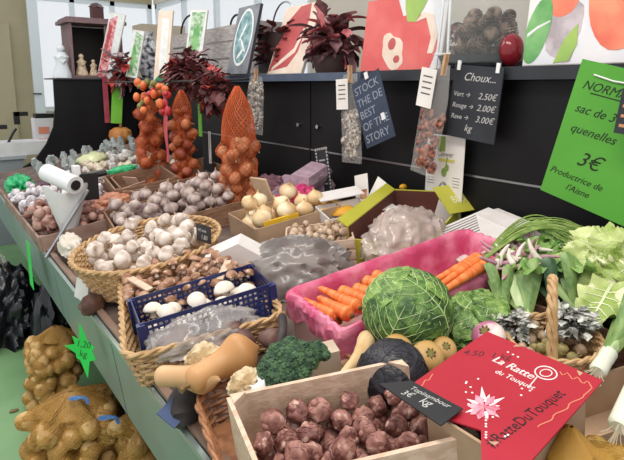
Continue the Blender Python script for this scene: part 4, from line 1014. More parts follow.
for i,(x,y) in enumerate(((168,346),(192,348),(218,346),(242,342),(232,334),(180,338))):
    kb.put(LP(x,y,.07 if i<4 else .085,s=.8)@randrot(),'brown beetroot under the clear plastic in front of the blue crate','beetroot','beetroots under the clear plastic')
crumple('plastic_bag','crumpled clear plastic bag draped over the beetroots before the blue crate','plastic bag',LP(204,338,.075,(0,0,-16)),(.165,.08,.075),mk('greyish clear film','#c4bcb8',None,rough=.14,alpha=.42,spec=.9),5,.13,.1,sub=5)
# wooden slats poking up beside basket
for (x,y,r_,lb) in ((138,272,20,'short pale wooden stick standing on the left corner of the mushroom basket'),(222,258,-40,'short pale wooden stick lying on the right corner behind the blue crate')):
    tag(MB().box((0,0,0),(.022,.10,.006)).build('wooden_stick',wood,None,LP(x+2,y+12,.15,(10,0,r_-5))),lb,'stick')
# ------------------------------------------------------------ round basket of garlic
rnd.seed(41)
cR=(p(75,247,.15)+p(222,240,.15))/2; Mr=L((cR.x+.01,cR.y+.02,.018),(0,0,-40))
wicker('round_basket','wide round honey wicker basket full of garlic near the bench edge',Mr,ellp(.262,.272,240),.13,.05,wick,12,64,.0045,.01)
crumple('white_cloth','white cloth tucked under the left rim of the round garlic basket','cloth',LP(72,250,.05),(.05,.12,.07),mk('off white cloth','#cfc4b4','#dcd3c6',6,.9),2,.2,.2,sub=4)
kg2=Kind('garlic_bulb',[garlic(.034,i,g_skin,6+i%3) for i in range(1,5)])
pl=pack(66,ell_s(.205,.215),lambda:rnd.uniform(.026,.034),.055,tries=9); pl=[(a,b,c+.01,q) for a,b,c,q in pl if c<.15]; put_pile(Mr,pl,kg2,'white garlic bulb in the wide round wicker basket','garlic','garlic in the round basket',.034,'rand')
t=thing('price_label','small black price label with white writing stuck in the round garlic basket','sign',aim(TB@p(198,232,.2),TB@p(218,238,.2))); MB().box((.035,0,.0),(.085,.003,.06)).build('card',mk('black card','#1a191c'),t)
text('Ail rose',.016,t,T(.002,-.002,.006,(90,0,0)),chalk,'white_writing',.2); text('1.80',.022,t,T(.02,-.002,-.02,(90,0,0)),chalk,'white_writing',.2)
# mauve garlic heap behind it in a crate
rnd.seed(42)
Mg=L((.56,2.46,.0),(0,0,-8)); crate('wooden_crate','dark wooden crate heaped with mauve garlic behind the round basket',Mg,.62,.42,.10,woodd,.008,.02)
kg3=Kind('garlic_bulb',[garlic(.034,i,g_skinp,7) for i in range(5,8)])
pl=pack(95,rect_s(-.27,.27,-.17,.17),lambda:rnd.uniform(.027,.034),.02,tries=6,k=.2,c=(.1,0)); put_pile(Mg,pl,kg3,'mauve garlic bulb heaped in the dark crate behind the round basket','garlic','mauve garlic in the dark crate',.034,'up')
Mg2=L((.78,3.1,.0),(0,0,-8)); crate('wooden_crate','long dark wooden tray behind the mauve garlic, below the nets',Mg2,.6,.5,.12,woodd,.01,.02)
# ------------------------------------------------------------ onion box and what stands around it
rnd.seed(51)
m_ony=mk('pale yellow onion skin','#dcb682','#efdcb8',10,.35,.15,stretch=(1,1,.3)); m_onneck=mk('straw onion neck','#c9a468')
cO=(p(240,243,.11)+p(318,212,.11))/2; qo=p(290,232,.0); Mo=L((qo.x+.0,qo.y+.03,0),(0,0,-6))
t=crate('cardboard_box','low brown cardboard box heaped with pale yellow onions',Mo,.40,.30,.10,card,.005,.008,cat='box')
MB().box((-.08,-.135,.1),(.16,.012,.03)).build('yellow_liner',mk('yellow paper','#e0b020','#e8bc30'),t,None)
ky=Kind('onion',[onion(.045,i,m_ony,1.22,m_onneck) for i in range(11,14)])
pl=[q for q in pack(34,rect_s(-.15,.15,-.10,.11),lambda:rnd.uniform(.036,.043),.02,tries=9) if q[2]<.16]; put_pile(Mo,pl,ky,'pale yellow onion heaped in the low cardboard box','onion','yellow onions in the cardboard box',.045,'up')
mv=mk('mauve egg carton','#9a7f8c','#b096a2',20,.85,.3); 
def eggbox(name,label,M,w_,d_,h_):
    t=thing(name,label,'egg box',M); b=MB(); b.lathe([(.5,0),(.56,.02),(.62,.5),(.6,.55)],4); bb=MB()
    def tb(b,z0,z1,s0,s1): b.add([(-w_/2*s0,-d_/2*s0,z0),(w_/2*s0,-d_/2*s0,z0),(w_/2*s0,d_/2*s0,z0),(-w_/2*s0,d_/2*s0,z0),(-w_/2*s1,-d_/2*s1,z1),(w_/2*s1,-d_/2*s1,z1),(w_/2*s1,d_/2*s1,z1),(-w_/2*s1,d_/2*s1,z1)],[(3,2,1,0),(4,5,6,7),(0,1,5,4),(1,2,6,5),(2,3,7,6),(3,0,4,7)])
    b=MB(); tb(b,0,h_*.45,.86,1); b.build('tray',mv,t); b=MB(); tb(b,h_*.46,h_,1.02,.84); b.build('lid',mv,t); b=MB(); b.box((0,-d_*.46,h_*.55),(w_*.18,.012,h_*.25)); b.build('clasp',mv,t); return t
eggbox('egg_carton','mauve egg carton with lid, topmost of the stack against the black cupboards',LP(311,184,.10,(8,-6,20)),.22,.12,.08)
eggbox('egg_carton','mauve egg carton lying behind the onions beside the pink netting',LP(282,196,.05,(0,-10,10)),.24,.13,.07)
eggbox('egg_carton','lowest mauve egg carton supporting the lidded one',LP(313,197,.015,(0,0,12)),.22,.13,.08)
crumple('pink_netting','crumpled magenta net between the onions and the egg cartons','net',LP(296,196,.10),(.1,.07,.05),mk('magenta netting','#c42a66','#d84a80',60,.5),4,.3,.3,sub=4)
q=p(268,184,.05); crumple('purple_net_bag','purple brown net of shallots behind the garlic net','net bag',LP(266,196,.06),(.13,.1,.11),mk('purple netting','#5a3a48','#8a6068',60,.6,.4),6,.2,.3,sub=4)
tag(MB().box((0,0,.0),(.01,.11,.15)).build('cream_card',mk('cream card','#d8bc98','#e0c8a8'),None,LP(263,192,.13,(0,-15,10))),'cream card standing beside the hanging garlic net','card')
# framed card leaning, yellow packs
t=thing('lace_card','small dark card with a pale lace border leaning on the cupboard above the yellow packs','card',facing(324,172,1.64,0,12)); MB().box((0,0,0),(.1,.24,.004)).build('card',slate,t)
b=MB()
for k in range(14):
    for sx in (-.045,.045): b.ico((sx,-.115+k*.0177,.003),.008,1,0,(1,1,.3))
for k in range(6): 
    for sy in (-.118,.118): b.ico((-.045+k*.018,sy,.003),.008,1,0,(1,1,.3))
b.build('lace_border',mk('lace grey','#a8a4a0'),t); b=MB()
for k in range(5): b.box((0,-.06+k*.03,.003),(.05,.008,.001))
b.build('pale_print',mk('lace grey','#a8a4a0'),t)
yl=mk('amber pack','#d89a1c','#e8b034',12,.5)
for i,(x,y,s,lb) in enumerate(((328,208,.11,'amber yellow pack below the lace bordered card'),(345,214,.1,'amber yellow pack lying between the lace card and the white flap'))):
    crumple('yellow_pack',lb,'pack',LP(x,y,.06),(s*.6,s*.45,.035),yl,i+3,.15,.6,sub=3)
def leaning(name,label,px,py,X,w_,h_,m,roll=0,lean=-10,deco=None):
    t=thing(name,label,'card',facing(px,py,X,0,roll)@Matrix.Rotation(R(lean),4,'X')); MB().box((0,0,0),(w_,h_,.003)).build('card',m,t)
    if deco: b=MB(); [b.box(c,d) for c,d in deco[1]]; b.build('print',deco[0],t)
    return t
leaning('recipe_card','white recipe card with an orange brown photo leaning on the cupboard',362,193,1.6,.09,.17,paper,16,-8,(mk('orange brown print','#a8603c','#d8a880',30),[((.012,-.03,.002),(.05,.09,.001))]))
leaning('blank_card','tilted blank white card right of the recipe card',377,196,1.6,.085,.15,paper,-22,-12)
leaning('blank_card','small pale card just behind the yellow box flap',387,203,1.62,.06,.08,wb,-30,-12)
tag(MB().ico((0,0,0),.014,2,0,(1,1,1.4),lambda q:1+.2*nz(q,4,1)).build('yellow_blossom',yl,None,facing(403,187,1.69)),'tiny yellow blossom stuck above the yellow box','flower')
# purple crate with white flap left of the yellow box
t=thing('white_flap_box','open white card box with dark purple contents left of the yellow box','box',L((1.0,1.70,.0),(0,0,-20)))
wp=mk('white box board','#d8d0cc','#e2dcd8',6,.7); MB().box((0,.1,.05),(.2,.005,.11)).build('side_panel',wp,t); MB().box((.1,0,.05),(.005,.2,.11)).build('side_panel',wp,t); MB().box((-.1,0,.05),(.005,.2,.11)).build('side_panel',wp,t)
MB().box((0,-.1,.05),(.2,.005,.11)).build('side_panel',wp,t); MB().box((.02,.14,.118),(.2,.1,.004),0,T(0,0,0,(6,0,0))).build('flap',wp,t); MB().box((.14,-.02,.115),(.09,.18,.004),0,T(0,0,0,(0,6,0))).build('flap',wp,t)
kr=Kind('red_onion',[onion(.028,21,mk('purple shallot skin','#2c161f','#4c2c38',20,.4),1.5)])
rnd.seed(3); pl=pack(9,rect_s(-.07,.07,-.07,.07),.026,.005,tries=9); put_pile(L((1.0,1.70,.0),(0,0,-20)),pl,kr,'dark purple shallot in the open white card box','shallot','purple shallots in the white card box',.028)
# small slatted crate of nuts
nutc=mk('nut shell','#a08066','#cdb49a',30,.6,.3)
a=p(298,250,.1);c=p(352,250,.1)
qn=p(322,262,0); Mn2=L((qn.x,qn.y,.0),(0,0,-35)); crate('slatted_crate','small pale slatted crate of nuts behind the grey plastic bag',Mn2,.24,.2,.115,wood,.006,.014,slats=3)
kn=Kind('nut',[tuber(.015,i,nutc,1.2,.2,'nut',2.5,2) for i in (1,2,3)])
rnd.seed(8); pl=pack(110,rect_s(-.1,.1,-.08,.08),lambda:rnd.uniform(.012,.016),.04,tries=7); put_pile(Mn2,pl,kn,'small tan nut in the slatted crate behind the grey plastic bag','nut','nuts in the slatted crate',.015)
# grey plastic bag, white carton
crumple('plastic_bag','big crumpled milky grey plastic bag between blue crate and carrots',"plastic bag",LP(296,278,.01,(0,0,-15)),(.21,.17,.15),filmg,9,.09,.2,sub=5,fold=.8,fdir=(.9,-.4))
t=thing('white_carton','white folded carton with a small black logo behind the blue crate','carton',L((.42,1.58,.02),(0,0,-35)))
b=MB(); b.prism([(-.1,0),(.1,0),(.1,.1),(.02,.16),(-.1,.12)],-.05,.05,0,Matrix.Rotation(R(90),4,'X')); b.build('carton',wp,t); b=MB(); b.prism([(-.02,0),(.02,.008),(-.005,.028)],.0505,.0512,0,T(-.02,0,.07,(90,0,0))); b.build('black_logo',mk('black card'),t)
# yellow box with bagged vegetables
yc=mk('lime yellow carton','#b8b43a','#c2be48',5,.6); inb=mk('brown box inside','#5a3028','#6c3c32',6,.8)
c0=p(335,245,.14);c1=p(386,196,.14);c2=p(462,225,.14)
My=L((1.06,1.40,.0),(0,0,24)); t=thing('yellow_box','open lime yellow carton box with brown inside and raised flaps','box',My)
for (c,d) in (((0,.14,.07),(.46,.006,.15)),((.23,0,.07),(.006,.28,.15)),((-.23,0,.05),(.006,.28,.1)),((0,-.14,.045),(.46,.006,.09))):
    b=MB(); b.box(c,d); b.build('side_panel',yc,t)
MB().box((0,0,.004),(.45,.27,.005)).build('base',inb,t)
for (c,d) in (((0,.1355,.072),(.45,.002,.14)),((.2255,0,.072),(.002,.27,.14))): b=MB(); b.box(c,d); b.build('brown_lining',inb,t)
MB().box((0,.02,.0),(.46,.045,.005),0,T(0,.14,.145,(35,0,0))).build('flap',yc,t)
FL=T(.20,-.145,.13,(42,8,-28)); MB().box((0,0,0),(.2,.13,.005),0,FL).build('lettered_flap',yc,t)
text('BIO',.045,t,FL@T(-.05,-.02,.003),mk('cream print','#e8e6c0'),'cream_lettering')
pinky=mk('pinkish pale root','#a98474','#d0b4a4',14,.6)
kk=Kind('root',[tuber(.024,81,pinky,1.9,.2,'pale_root'),tuber(.024,82,pinky,1.7,.25,'pale_root')])
rnd.seed(77); pl=[q for q in pack(46,ell_s(.14,.09),lambda:rnd.uniform(.02,.027),.04,tries=6,k=.1) if q[2]<.12]
put_pile(L((.97,1.33,.0),(0,0,20)),pl,kk,'pinkish pale root under the clear film in the yellow box','root vegetable','roots under clear film in the yellow box',.03)
crumple('plastic_bag','clear crumpled plastic bag of pale roots lying across the yellow box',"plastic bag",L((.97,1.33,.04),(0,0,20)),(.20,.15,.145),mk('pinkish clear film','#d0bdb4',None,rough=.16,alpha=.6,spec=.9),12,.09,.2,sub=5,fold=.55,fdir=(.8,.6))
# white corrugated carton against the cupboards
t=thing('striped_carton','white carton with grey printed stripes lying against the cupboards behind the carrots','carton',L((1.13,1.13,.02),(0,0,-18)))
MB().box((0,0,.07),(.3,.26,.006),0,T(0,0,.0,(0,-10,0))).build('lid',wp,t); MB().box((.12,0,.04),(.1,.24,.1)).build('body',wp,t); MB().box((-.1,0,.025),(.1,.24,.05)).build('body',wp,t)
b=MB(); 
for k in range(7): b.box((-.02+.0,.11-k*.018,.0745),(.2-.02*k,.003,.001),0,T(0,0,.0,(0,-10,0)))
b.build('grey_stripes',mk('grey print'),t)
# ------------------------------------------------------------ pink lined carrot crate
pinkp_=mk('pink plastic liner','#d4507a','#ea8aa4',14,.3,.8,45,alpha=.9); cw_=mk('whitish crate wood','#c9a39a','#d6b5aa',10,.7)
Mp=L((.675,1.0,.0),(0,0,-7)); W_,D_,H_=.645,.27,.135
crate('wooden_crate','wide wooden crate of carrots lined with pink plastic',Mp,W_,D_,H_,cw_,.008,.02)
def liner(u,v):
    a=2*PI*u; # perimeter, superellipse
    c,s=math.cos(a),math.sin(a); q=(abs(c)**24+abs(s)**24)**(-1/24); X_,Y_=c*q,s*q
    wr=.007*noise.noise(V((u*60,v*3,0)))+.003*math.sin(u*170+v*5)
    if v<.35: k=1-.12*(1-v/.35); z=.012+v/.35*(H_-.006); o=-.012
    elif v<.5: k=1; z=H_+.012*math.sin((v-.35)/.15*PI)+.002; o=-.012+.028*(v-.35)/.15
    else: k=1; z=H_-(v-.5)/.5*(.05+.05*noise.noise(V((c*2,s*2,3))) + (.03 if s<-.5 else 0)); o=.016
    return V((X_*(W_/2*k+o+wr),Y_*(D_/2*k+o+wr),z))
tag(MB().grid(liner,160,22,0,True).build('pink_liner',pinkp_,None,Mp),'bright pink plastic liner folded over the rim of the carrot crate','liner')
kcr=Kind('carrot',[carrot(.15,.0205,1),carrot(.135,.021,2),carrot(.155,.0195,3)])
rnd.seed(6)
spots=[(292,294,338,318,.105),(306,292,352,316,.12),(322,290,360,308,.125),(338,292,382,304,.12),(352,290,396,296,.115),(300,302,340,322,.09),(362,282,402,290,.115),(372,276,412,286,.11),(330,300,372,312,.1)]
for i,(x0,y0,x1,y1,h) in enumerate(spots):
    m=aim(TB@p(x1,y1,h),TB@p(x0,y0,h+.01)) if i in (0,1,2,5) else aim(TB@p(x0,y0,h),TB@p(x1,y1,h))
    kcr.put(m,['thick orange carrot at the left end of the pink lined crate, outermost','orange carrot showing its dark crown end, second from the left','orange carrot third from the left in the pink lined crate','orange carrot lying flat towards the savoy cabbage, front one','orange carrot half hidden behind the savoy cabbage','lowest orange carrot at the left corner of the pink crate','orange carrot at the back, beside the savoy cabbage top','backmost orange carrot touching the pink liner','orange carrot beneath the others in the middle of the pink crate'][i],'carrot')
# bunch of carrots with arching green tops
gst=mk('carrot top green','#6d8a3c','#93a85a',30,.6)
t=thing('carrot_bunch','bunch of carrots with long green tops arching right over the pink crate end','carrots',TB@T(p(484,258,.165))); TI=t.matrix_world.inverted()
for i,(x0,y0,x1,y1) in enumerate(((484,258,440,284),(487,264,446,288),(480,256,438,278))):
    c=carrot(.19,.0165,5+i)(); m=TI@aim(TB@p(x0,y0,.165),TB@p(x1,y1,.15))
    for ch in kids(c):
        if ch.name.startswith('root'): ch.name='carrot'; main=ch
        ch.parent=t; ch.matrix_local=m
    for ch in kids(t):
        if ch.name.startswith('crown'): ch.parent=main; ch.matrix_local=Matrix()
    bpy.data.objects.remove(c)
b=MB(); rr=random.Random(2)
for k in range(46):
    s=rr.uniform(-1,1); e=rr.uniform(.75,1.05); pts=[]
    for i in range(15):
        f=i/14; x=484+e*108*f; y=258-44*math.sin(min(1,f*1.15)*PI*.62)+f*f*18+s*7*f; pts.append(TB@p(x,y+s*3,.17+.04*math.sin(f*PI)+.01*s))
    b.tube(pts,[.0024*(1-.5*i/14) for i in range(15)],5)
b.build('stalks',gst,t,TI)
b=MB()
for k in range(26): s=rr.uniform(.75,1); q=TB@p(484+108*s,232+s*s*14+rr.uniform(-4,10),.19); b.tube([q,q+V((rr.uniform(-.03,.03),rr.uniform(-.03,.03),rr.uniform(-.02,.02)))],.0012,3); b.ico(q,.006,1,0,(1.5,1,.3))
b.build('feathery_leaflets',gst,t,TI)
# savoy cabbages
head('savoy_cabbage','big round dark green savoy cabbage with pale veins in the middle of the stall','cabbage',LP(408,311,.185,(20,-20,35)),.099,[(-.6,-.75,.35),(.75,-.45,.45),(-.1,-.2,1),(.2,.9,.3),(-.95,.3,.2)],[m_sav,m_savl,m_vein],.035,.94,(1,1,.88),2,.03,.05,.85,.95)
head('savoy_cabbage','smaller lighter savoy cabbage half hidden behind the red sign','cabbage',LP(474,326,.10,(0,-10,10)),.088,[(-.5,-.8,.4),(.5,-.7,.5),(0,0,1),(-.9,.2,.3)],[m_savl,m_sav,m_vein],.045,.92,(1.1,1,.75),5,.08,.2,.9,1.0)
head('dark_cabbage','dark purple black crinkled cabbage between tuber crate and golden turnips','cabbage',LP(392,373,.165,(10,-20,0)),.066,[(-.6,-.7,.4),(.6,-.6,.5),(0,0,1),(-.9,.3,.3)],[m_dark,m_dark,m_darkv],.03,.95,(1,1,.85),7,.02,.03,.8,.9)
kt=Kind('turnip',[turnip(.034,1,m_rut),turnip(.03,2,m_rut)])
for x,y,h,s,lb in ((427,358,.165,1,'golden turnip with a dark crown left of the red sign'),(443,350,.14,.95,'golden turnip behind the front one, touching the savoy cabbage'),(397,350,.16,.98,'brownish turnip just above the dark purple cabbage')):
    kt.put(LP(x,y,h,(30,-25,20),s),lb,'turnip')
o=turnip(.038,3,m_turn)(); tag(o,'pink and white turnip peeping over the back edge of the red sign','turnip'); o.matrix_world=LP(489,338,.125,(0,-30,0))
o=tuber(.028,6,m_beet,1.2,.2,'beetroot')(); tag(o,'brown beetroot beside the pink liner corner and the long dark root','beetroot'); o.matrix_world=LP(272,338,.10)
m_par=mk('parsnip skin','#c29f6c','#d9bc8e',10,.6,.2,stretch=(1,4,4)); o=long_root('parsnip',.17,.022,.008,m_par,.7,m_bst,.05,3)(); tag(o,'tan parsnip leaning between the pink crate and the dark cabbage','parsnip'); o.matrix_world=aim(TB@p(368,336,.15),TB@p(340,378,.16))
# supports: low upturned crates under the raised vegetables
crate('wooden_crate','low wooden crate under the savoy cabbages and turnips',L((.50,.78,.0),(0,0,-8)),.42,.17,.08,woodd,.008,.02)
# ------------------------------------------------------------ round handled basket
Mh=L((.66,.58,.04),(0,0,0)); wicker('handled_basket','small round wicker basket with a tall arched handle behind the red sign',Mh,ellp(.088,.098,100),.08,.025,wick,8,30,.0036,.007,handle=(.085,.19,R(30)))
rnd.seed(71); ksh=Kind('shallot',[onion(.016,31,mk('olive shallot skin','#7d7440','#b0a06a',20,.5),1.6),onion(.016,32,mk('pink shallot skin','#9c8064','#c8b094',20,.5),1.6)])
pl=pack(60,ell_s(.066,.074),lambda:rnd.uniform(.011,.015),.03,tries=8); pl=[q for q in pl if q[2]<.075]; put_pile(Mh,pl,ksh,'small shallot in the round handled basket','shallot','shallots in the handled basket',.016)
spw=mk('grey white speckled leaf','#5f6058','#dcdcd4',60,.6)
leafbunch('speckled_sprigs','bunch of small grey white speckled leaves behind the basket handle','plant',LP(512,324,.13),.045,120,.026,[spw],14,(1,.9,.6)); leafbunch('speckled_sprigs','bunch of small grey white speckled leaves to the right of the basket handle','plant',LP(572,322,.14),.05,130,.028,[spw],15,(1,.9,.6))
# leeks
leek('leek','pale green leek pointing back, leftmost behind the handled basket',aim(TB@p(510,322,.09),TB@p(494,284,.12)),.15,.011,.3,4,.02,m_leekg,1,False)
leek('leek','broad green leek right of the leftmost one behind the handled basket',aim(TB@p(528,326,.09),TB@p(519,284,.12)),.16,.016,.2,6,.03,m_leekg,2,False)
leek('leek','dark leafed leek directly right of the basket handle',aim(TB@p(562,330,.08),TB@p(550,288,.13)),.18,.013,.45,5,.02,m_leekd,3,False)
leek('leek','green leek below the kale, rightmost behind the handled basket',aim(TB@p(584,326,.08),TB@p(568,292,.13)),.16,.013,.2,6,.03,m_leekg,4,False)
leek('leek','thick leek with white shank and green leaves at the right edge',aim(TB@p(597,372,.125),TB@p(630,320,.145)),.30,.0155,.22,6,.02,m_leekg,5,True)
leek('leek','thick white leek shank at the right edge in front of the green one',aim(TB@p(618,428,.15),TB@p(644,366,.17)),.30,.016,.7,5,.02,m_leekg,6,True)
qk=(p(610,372,.11)+p(624,400,.13))/2
crate('cardboard_box','plain brown cardboard box under the thick leeks at the right edge',L((qk.x,qk.y,.0),(0,0,-20)),.30,.13,.095,card,.005,.008,cat='box')
# kale and pointed cabbage
kale=mk('kale green','#4f7a34','#7ba04e',16,.5,.4,60)
t=thing('kale_bunch','bunch of ruffled mid green kale leaves left of the pale cabbage','kale',LP(560,268,.14)); rr=random.Random(5)
for k in range(13):
    a=rr.uniform(-.6,3.6)+1.2; b=MB(); ruffle(b,(0.01*k-.06,0,.0),(math.cos(a),math.sin(a),rr.uniform(.3,1.1)),rr.uniform(.09,.14),.038,k,0,1,.6,.35); b.build('leaf',[kale,m_vein],t)
head('pale_cabbage','large pale yellow green cabbage with loose ruffled leaves at the right edge','cabbage',LP(607,272,.14,(5,-25,-20)),.09,[(-.8,-.4,.3),(-.2,-.9,.1),(.6,-.6,.5),(-.4,.5,.7),(0,-.3,1)],[m_pale,m_pale,m_rib],.05,.9,(1.15,1.25,.9),3,.16,.45,.95,1.15)
b=MB(); 
for k,(x0,y0,x1,y1) in enumerate(((600,262,574,280),(612,285,588,318),(580,262,540,264),(618,240,560,236))):
    s0=TB@p(x0,y0,.16); s1=TB@p(x1,y1,.15); ruffle(b,s0,s1-s0,(s1-s0).length,.05,k,0,1,.35,.25)
tag(b.build('loose_cabbage_leaves',[m_pale,m_rib]),'outer pale green leaves with white ribs spreading below the pale cabbage','leaves')
rw=mk('white root','#d8cdc0','#ebe4da',10,.6)
kw2=Kind('radish',[long_root('radish',.06,.009,.003,rw,.7,gst,.1,1),long_root('radish',.07,.008,.003,mk('pink root','#b0808c','#d8b0b4',10,.5),.7,gst,.1,2)])
rr=random.Random(12)
for k in range(60): q=p(520+rr.uniform(-24,22),258+rr.uniform(-14,10),.15+rr.uniform(0,.04)); kw2.put(TB@T(q.x,q.y,q.z,(0,rr.uniform(-60,60),rr.uniform(0,360)),rr.uniform(.8,1.1)),'small white or pinkish root heaped between the carrot tops and the kale','radish','small pale roots below the carrot tops')
crumple('black_bag','crumpled black plastic bag below the pale cabbage',"plastic bag",LP(590,326,.02),(.12,.10,.11),mk('black plastic film','#17181c','#24262c',20,.25),8,.25,.2,sub=5)
crate('wooden_crate','dark crate carrying the pale cabbage and kale at the right end',L((1.02,.66,.0),(0,0,0)),.42,.34,.09,woodd,.008,.02)
# ------------------------------------------------------------ far left jumble
rnd.seed(81)
tray=mk('pinkish tray wood','#8a6c60','#a08476',10,.7)
crate('produce_tray','long shallow tray of small pinkish white bulbs at the far end of the bench',L((.20,3.25,.0),(0,0,0)),.46,1.2,.07,tray,.01,.02,cat='tray')
crate('produce_tray','second shallow tray of pale bags beside the nets at the far end',L((.78,4.15,.0),(0,0,0)),.6,1.4,.08,tray,.01,.02,cat='tray')
mwb=mk('white garlic small','#b8b0b4','#e0dadc',40,.5); kbs=Kind('small_bulb',[garlic(.026,51,mwb,7,False),tuber(.026,52,mwb,1.2,.3,'small_bulb',3,2)]); 
pl=pack(120,rect_s(-.2,.2,-.1,.56),lambda:rnd.uniform(.02,.03),.03,tries=4); put_pile(L((.20,3.25,.0)),pl,kbs,'small pinkish white bulb in the far shallow tray','bulb','small pinkish white bulbs in the far tray',.026)
mrs=mk('rose shallot skin','#85554b','#bb9486',20,.5); krs=Kind('shallot',[onion(.026,61,mrs,1.5),onion(.024,62,mrs,1.5)])
pl=pack(70,rect_s(-.2,.2,-.56,-.12),lambda:rnd.uniform(.022,.03),.03,tries=4); put_pile(L((.20,3.25,.0)),pl,krs,'rose brown shallot in the near end of the far shallow tray','shallot','rose shallots in the far tray',.026)
mgs=mk('grey bottle plastic','#8e9694','#c4c8c6',20,.3); kbo=Kind('jar',[lambda:MB().lathe([(0,0),(.03,0),(.032,.05),(.02,.07),(.018,.085),(.0,.085)],12).build('small_jar',mgs)])
for j in range(3):
    for i in range(12): kbo.put(L((.30+.075*i+rnd.uniform(-.02,.02),4.25+.16*j+.03*i+rnd.uniform(-.03,.03),.04+.02*j),(rnd.uniform(-20,20),rnd.uniform(-20,20),0),rnd.uniform(.7,1)),'small pale grey jar in the rows at the far end of the bench','jar','small pale jars at the far end')
pl=pack(80,rect_s(-.26,.26,-.66,.1),lambda:rnd.uniform(.025,.036),.03,tries=4); kbt=Kind('wrapped_bulb',[tuber(.03,71,mk('white wrap','#a8a49e','#dedad4',50,.4),1.3,.4,'wrapped_bulb',3,2),tuber(.03,72,mk('cream wrap','#b8a890','#dccfb8',50,.4),1.2,.4,'wrapped_bulb',3,2)]); put_pile(L((.78,4.15,.0)),pl,kbt,'small whitish wrapped piece heaped in the second far tray','wrapped food','whitish wrapped pieces in the second far tray',.03)
grn2=mk('green net plastic','#1f9c5c','#38b878',30,.5)
crumple('green_net_bag','small bright green net bag at the far left corner of the bench','net bag',LP(20,188,.03),(.09,.16,.09),grn2,2,.3,.4,sub=4); crumple('green_wrapper','green wrapper lying among the pale pieces behind the white roll','wrapper',LP(122,170,.12),(.1,.06,.03),grn2,4,.3,.5,sub=3)
prp=mk('plum pack','#4c2a3a','#6c4252',12,.4)
for x,y,h,lb in ((46,184,.1,'plum coloured long pack nearest the green net bag'),(56,176,.12,'plum coloured long pack behind the first one')): crumple('plum_pack',lb,'pack',LP(x,y,h,(0,0,60)),(.13,.05,.035),prp,x,.12,.7,sub=4)
crumple('yellow_plastic_tub','yellowish clear bag behind the white roll at the far end',"plastic bag",LP(92,160,.1),(.12,.1,.06),mk('yellow clear film','#c8cc9c',None,rough=.2),5,.2,.4,sub=3)
# red rimmed round net
t=thing('round_net_basket','low round red brown basket of shallots at the far left edge','basket',LP(52,222,.0)); MB().tube([(.11*math.cos(a*.2618),.13*math.sin(a*.2618),.1) for a in range(24)],.008,6,closed=True).build('rim',mk('dark red rim','#6a2a26'),t); MB().lathe([(.06,.0),(.09,.04),(.11,.1)],24).build('wall',mk('red brown weave','#7a443a','#96604e',40),t)
for k in range(16):
    a=k*2.4; r=.085*math.sqrt(k/16); krs.put(LP(52,222,.085)@T(r*math.cos(a),r*math.sin(a),.01)@randrot(),'rose brown shallot in the round red rimmed basket','shallot','shallots in the red rimmed basket')
# brown leafy pack, pinkish vegetables between
for (x,y,h,m_,lb) in ((96,212,.06,mk('terracotta bag','#a0583c','#c88a68',16,.5),'terracotta coloured pack left of the mauve garlic'),(112,204,.08,mk('terracotta bag'),'orange brown pack behind the round basket'),(84,218,.05,mk('brown bag','#5c3c24','#7a5434',16,.5),'brown paper pack left of the mauve garlic'),(120,214,.05,mk('brown bag'),'brown paper pack in front of the orange brown one')):
    crumple('paper_pack',lb,'pack',LP(x,y,h),(.1,.08,.06),m_,x,.2,.5,sub=4)
t=thing('open_card_box','small open tan card flaps standing below the leftmost onion net','box',LP(133,200,.03)); b=MB(); b.box((0,0,.05),(.16,.004,.1),0,T(0,0,0,(20,0,20))); b.build('flap',mk('pinkish card','#c09a84','#ccaa96'),t); b=MB(); b.box((.08,.05,.05),(.004,.12,.1),0,T(0,0,0,(0,-20,20))); b.build('flap',mk('pinkish card'),t)
crate('wooden_crate','tan wooden crate below the onion nets at the far end',L((.62,3.15,.0),(0,0,-8)),.34,.46,.13,woodd,.01,.02)
# white roll dispenser on a rod
d0=TB@p(46,258,.0); top=V((d0.x+.06,d0.y+.62,d0.z+.12)); topp=WY(92,190,d0.y+.15); t=thing('bag_dispenser','white plastic bag roll holder with black clamp on a slanting steel rod','bag dispenser',Matrix())
e=WY(88,190,d0.y+.12); MB().tube([d0,e],.008,8).build('rod',steel,t)
c=WY(64,181,d0.y+.16); M_=T(c.x,c.y,c.z,(0,0,0)); S_=.062*1.1
MB().tube([(-.05,.12,.03),(.03,-.09,-.01)],.042,20,0,False,M_).build('bag_roll',white,t); MB().tube([(.028,-.086,-.009),(.0315,-.095,-.0105)],.024,14,0,False,M_).build('core_hole',mk('black card'),t)
b=MB(); b.grid(lambda u,v:V((.1*math.cos(PI*u)*(1-.75*v),-.04*math.sin(PI*u)*(1-.4*v)-.02,-.03-.25*v+.02*math.sin(u*9))),14,8,0,False,M_); b.build('hanging_bag',mk('white thin plastic','#dcdcdc',None,rough=.25,alpha=.9),t)
c2=WY(88,186,d0.y+.2); MB().box((0,0,0),(.085,.06,.13),0,T(c2.x,c2.y,c2.z)).build('black_clamp',mk('black plastic'),t); MB().box((-.05,.0,.03),(.03,.05,.15),0,T(c2.x,c2.y,c2.z)).build('side_plate',white,t); b=MB(); b.tube([(c2.x,c2.y,c2.z+.05),(c2.x+.09,c2.y,c2.z+.06)],.018,8); b.build('lever',mk('black plastic'),t)
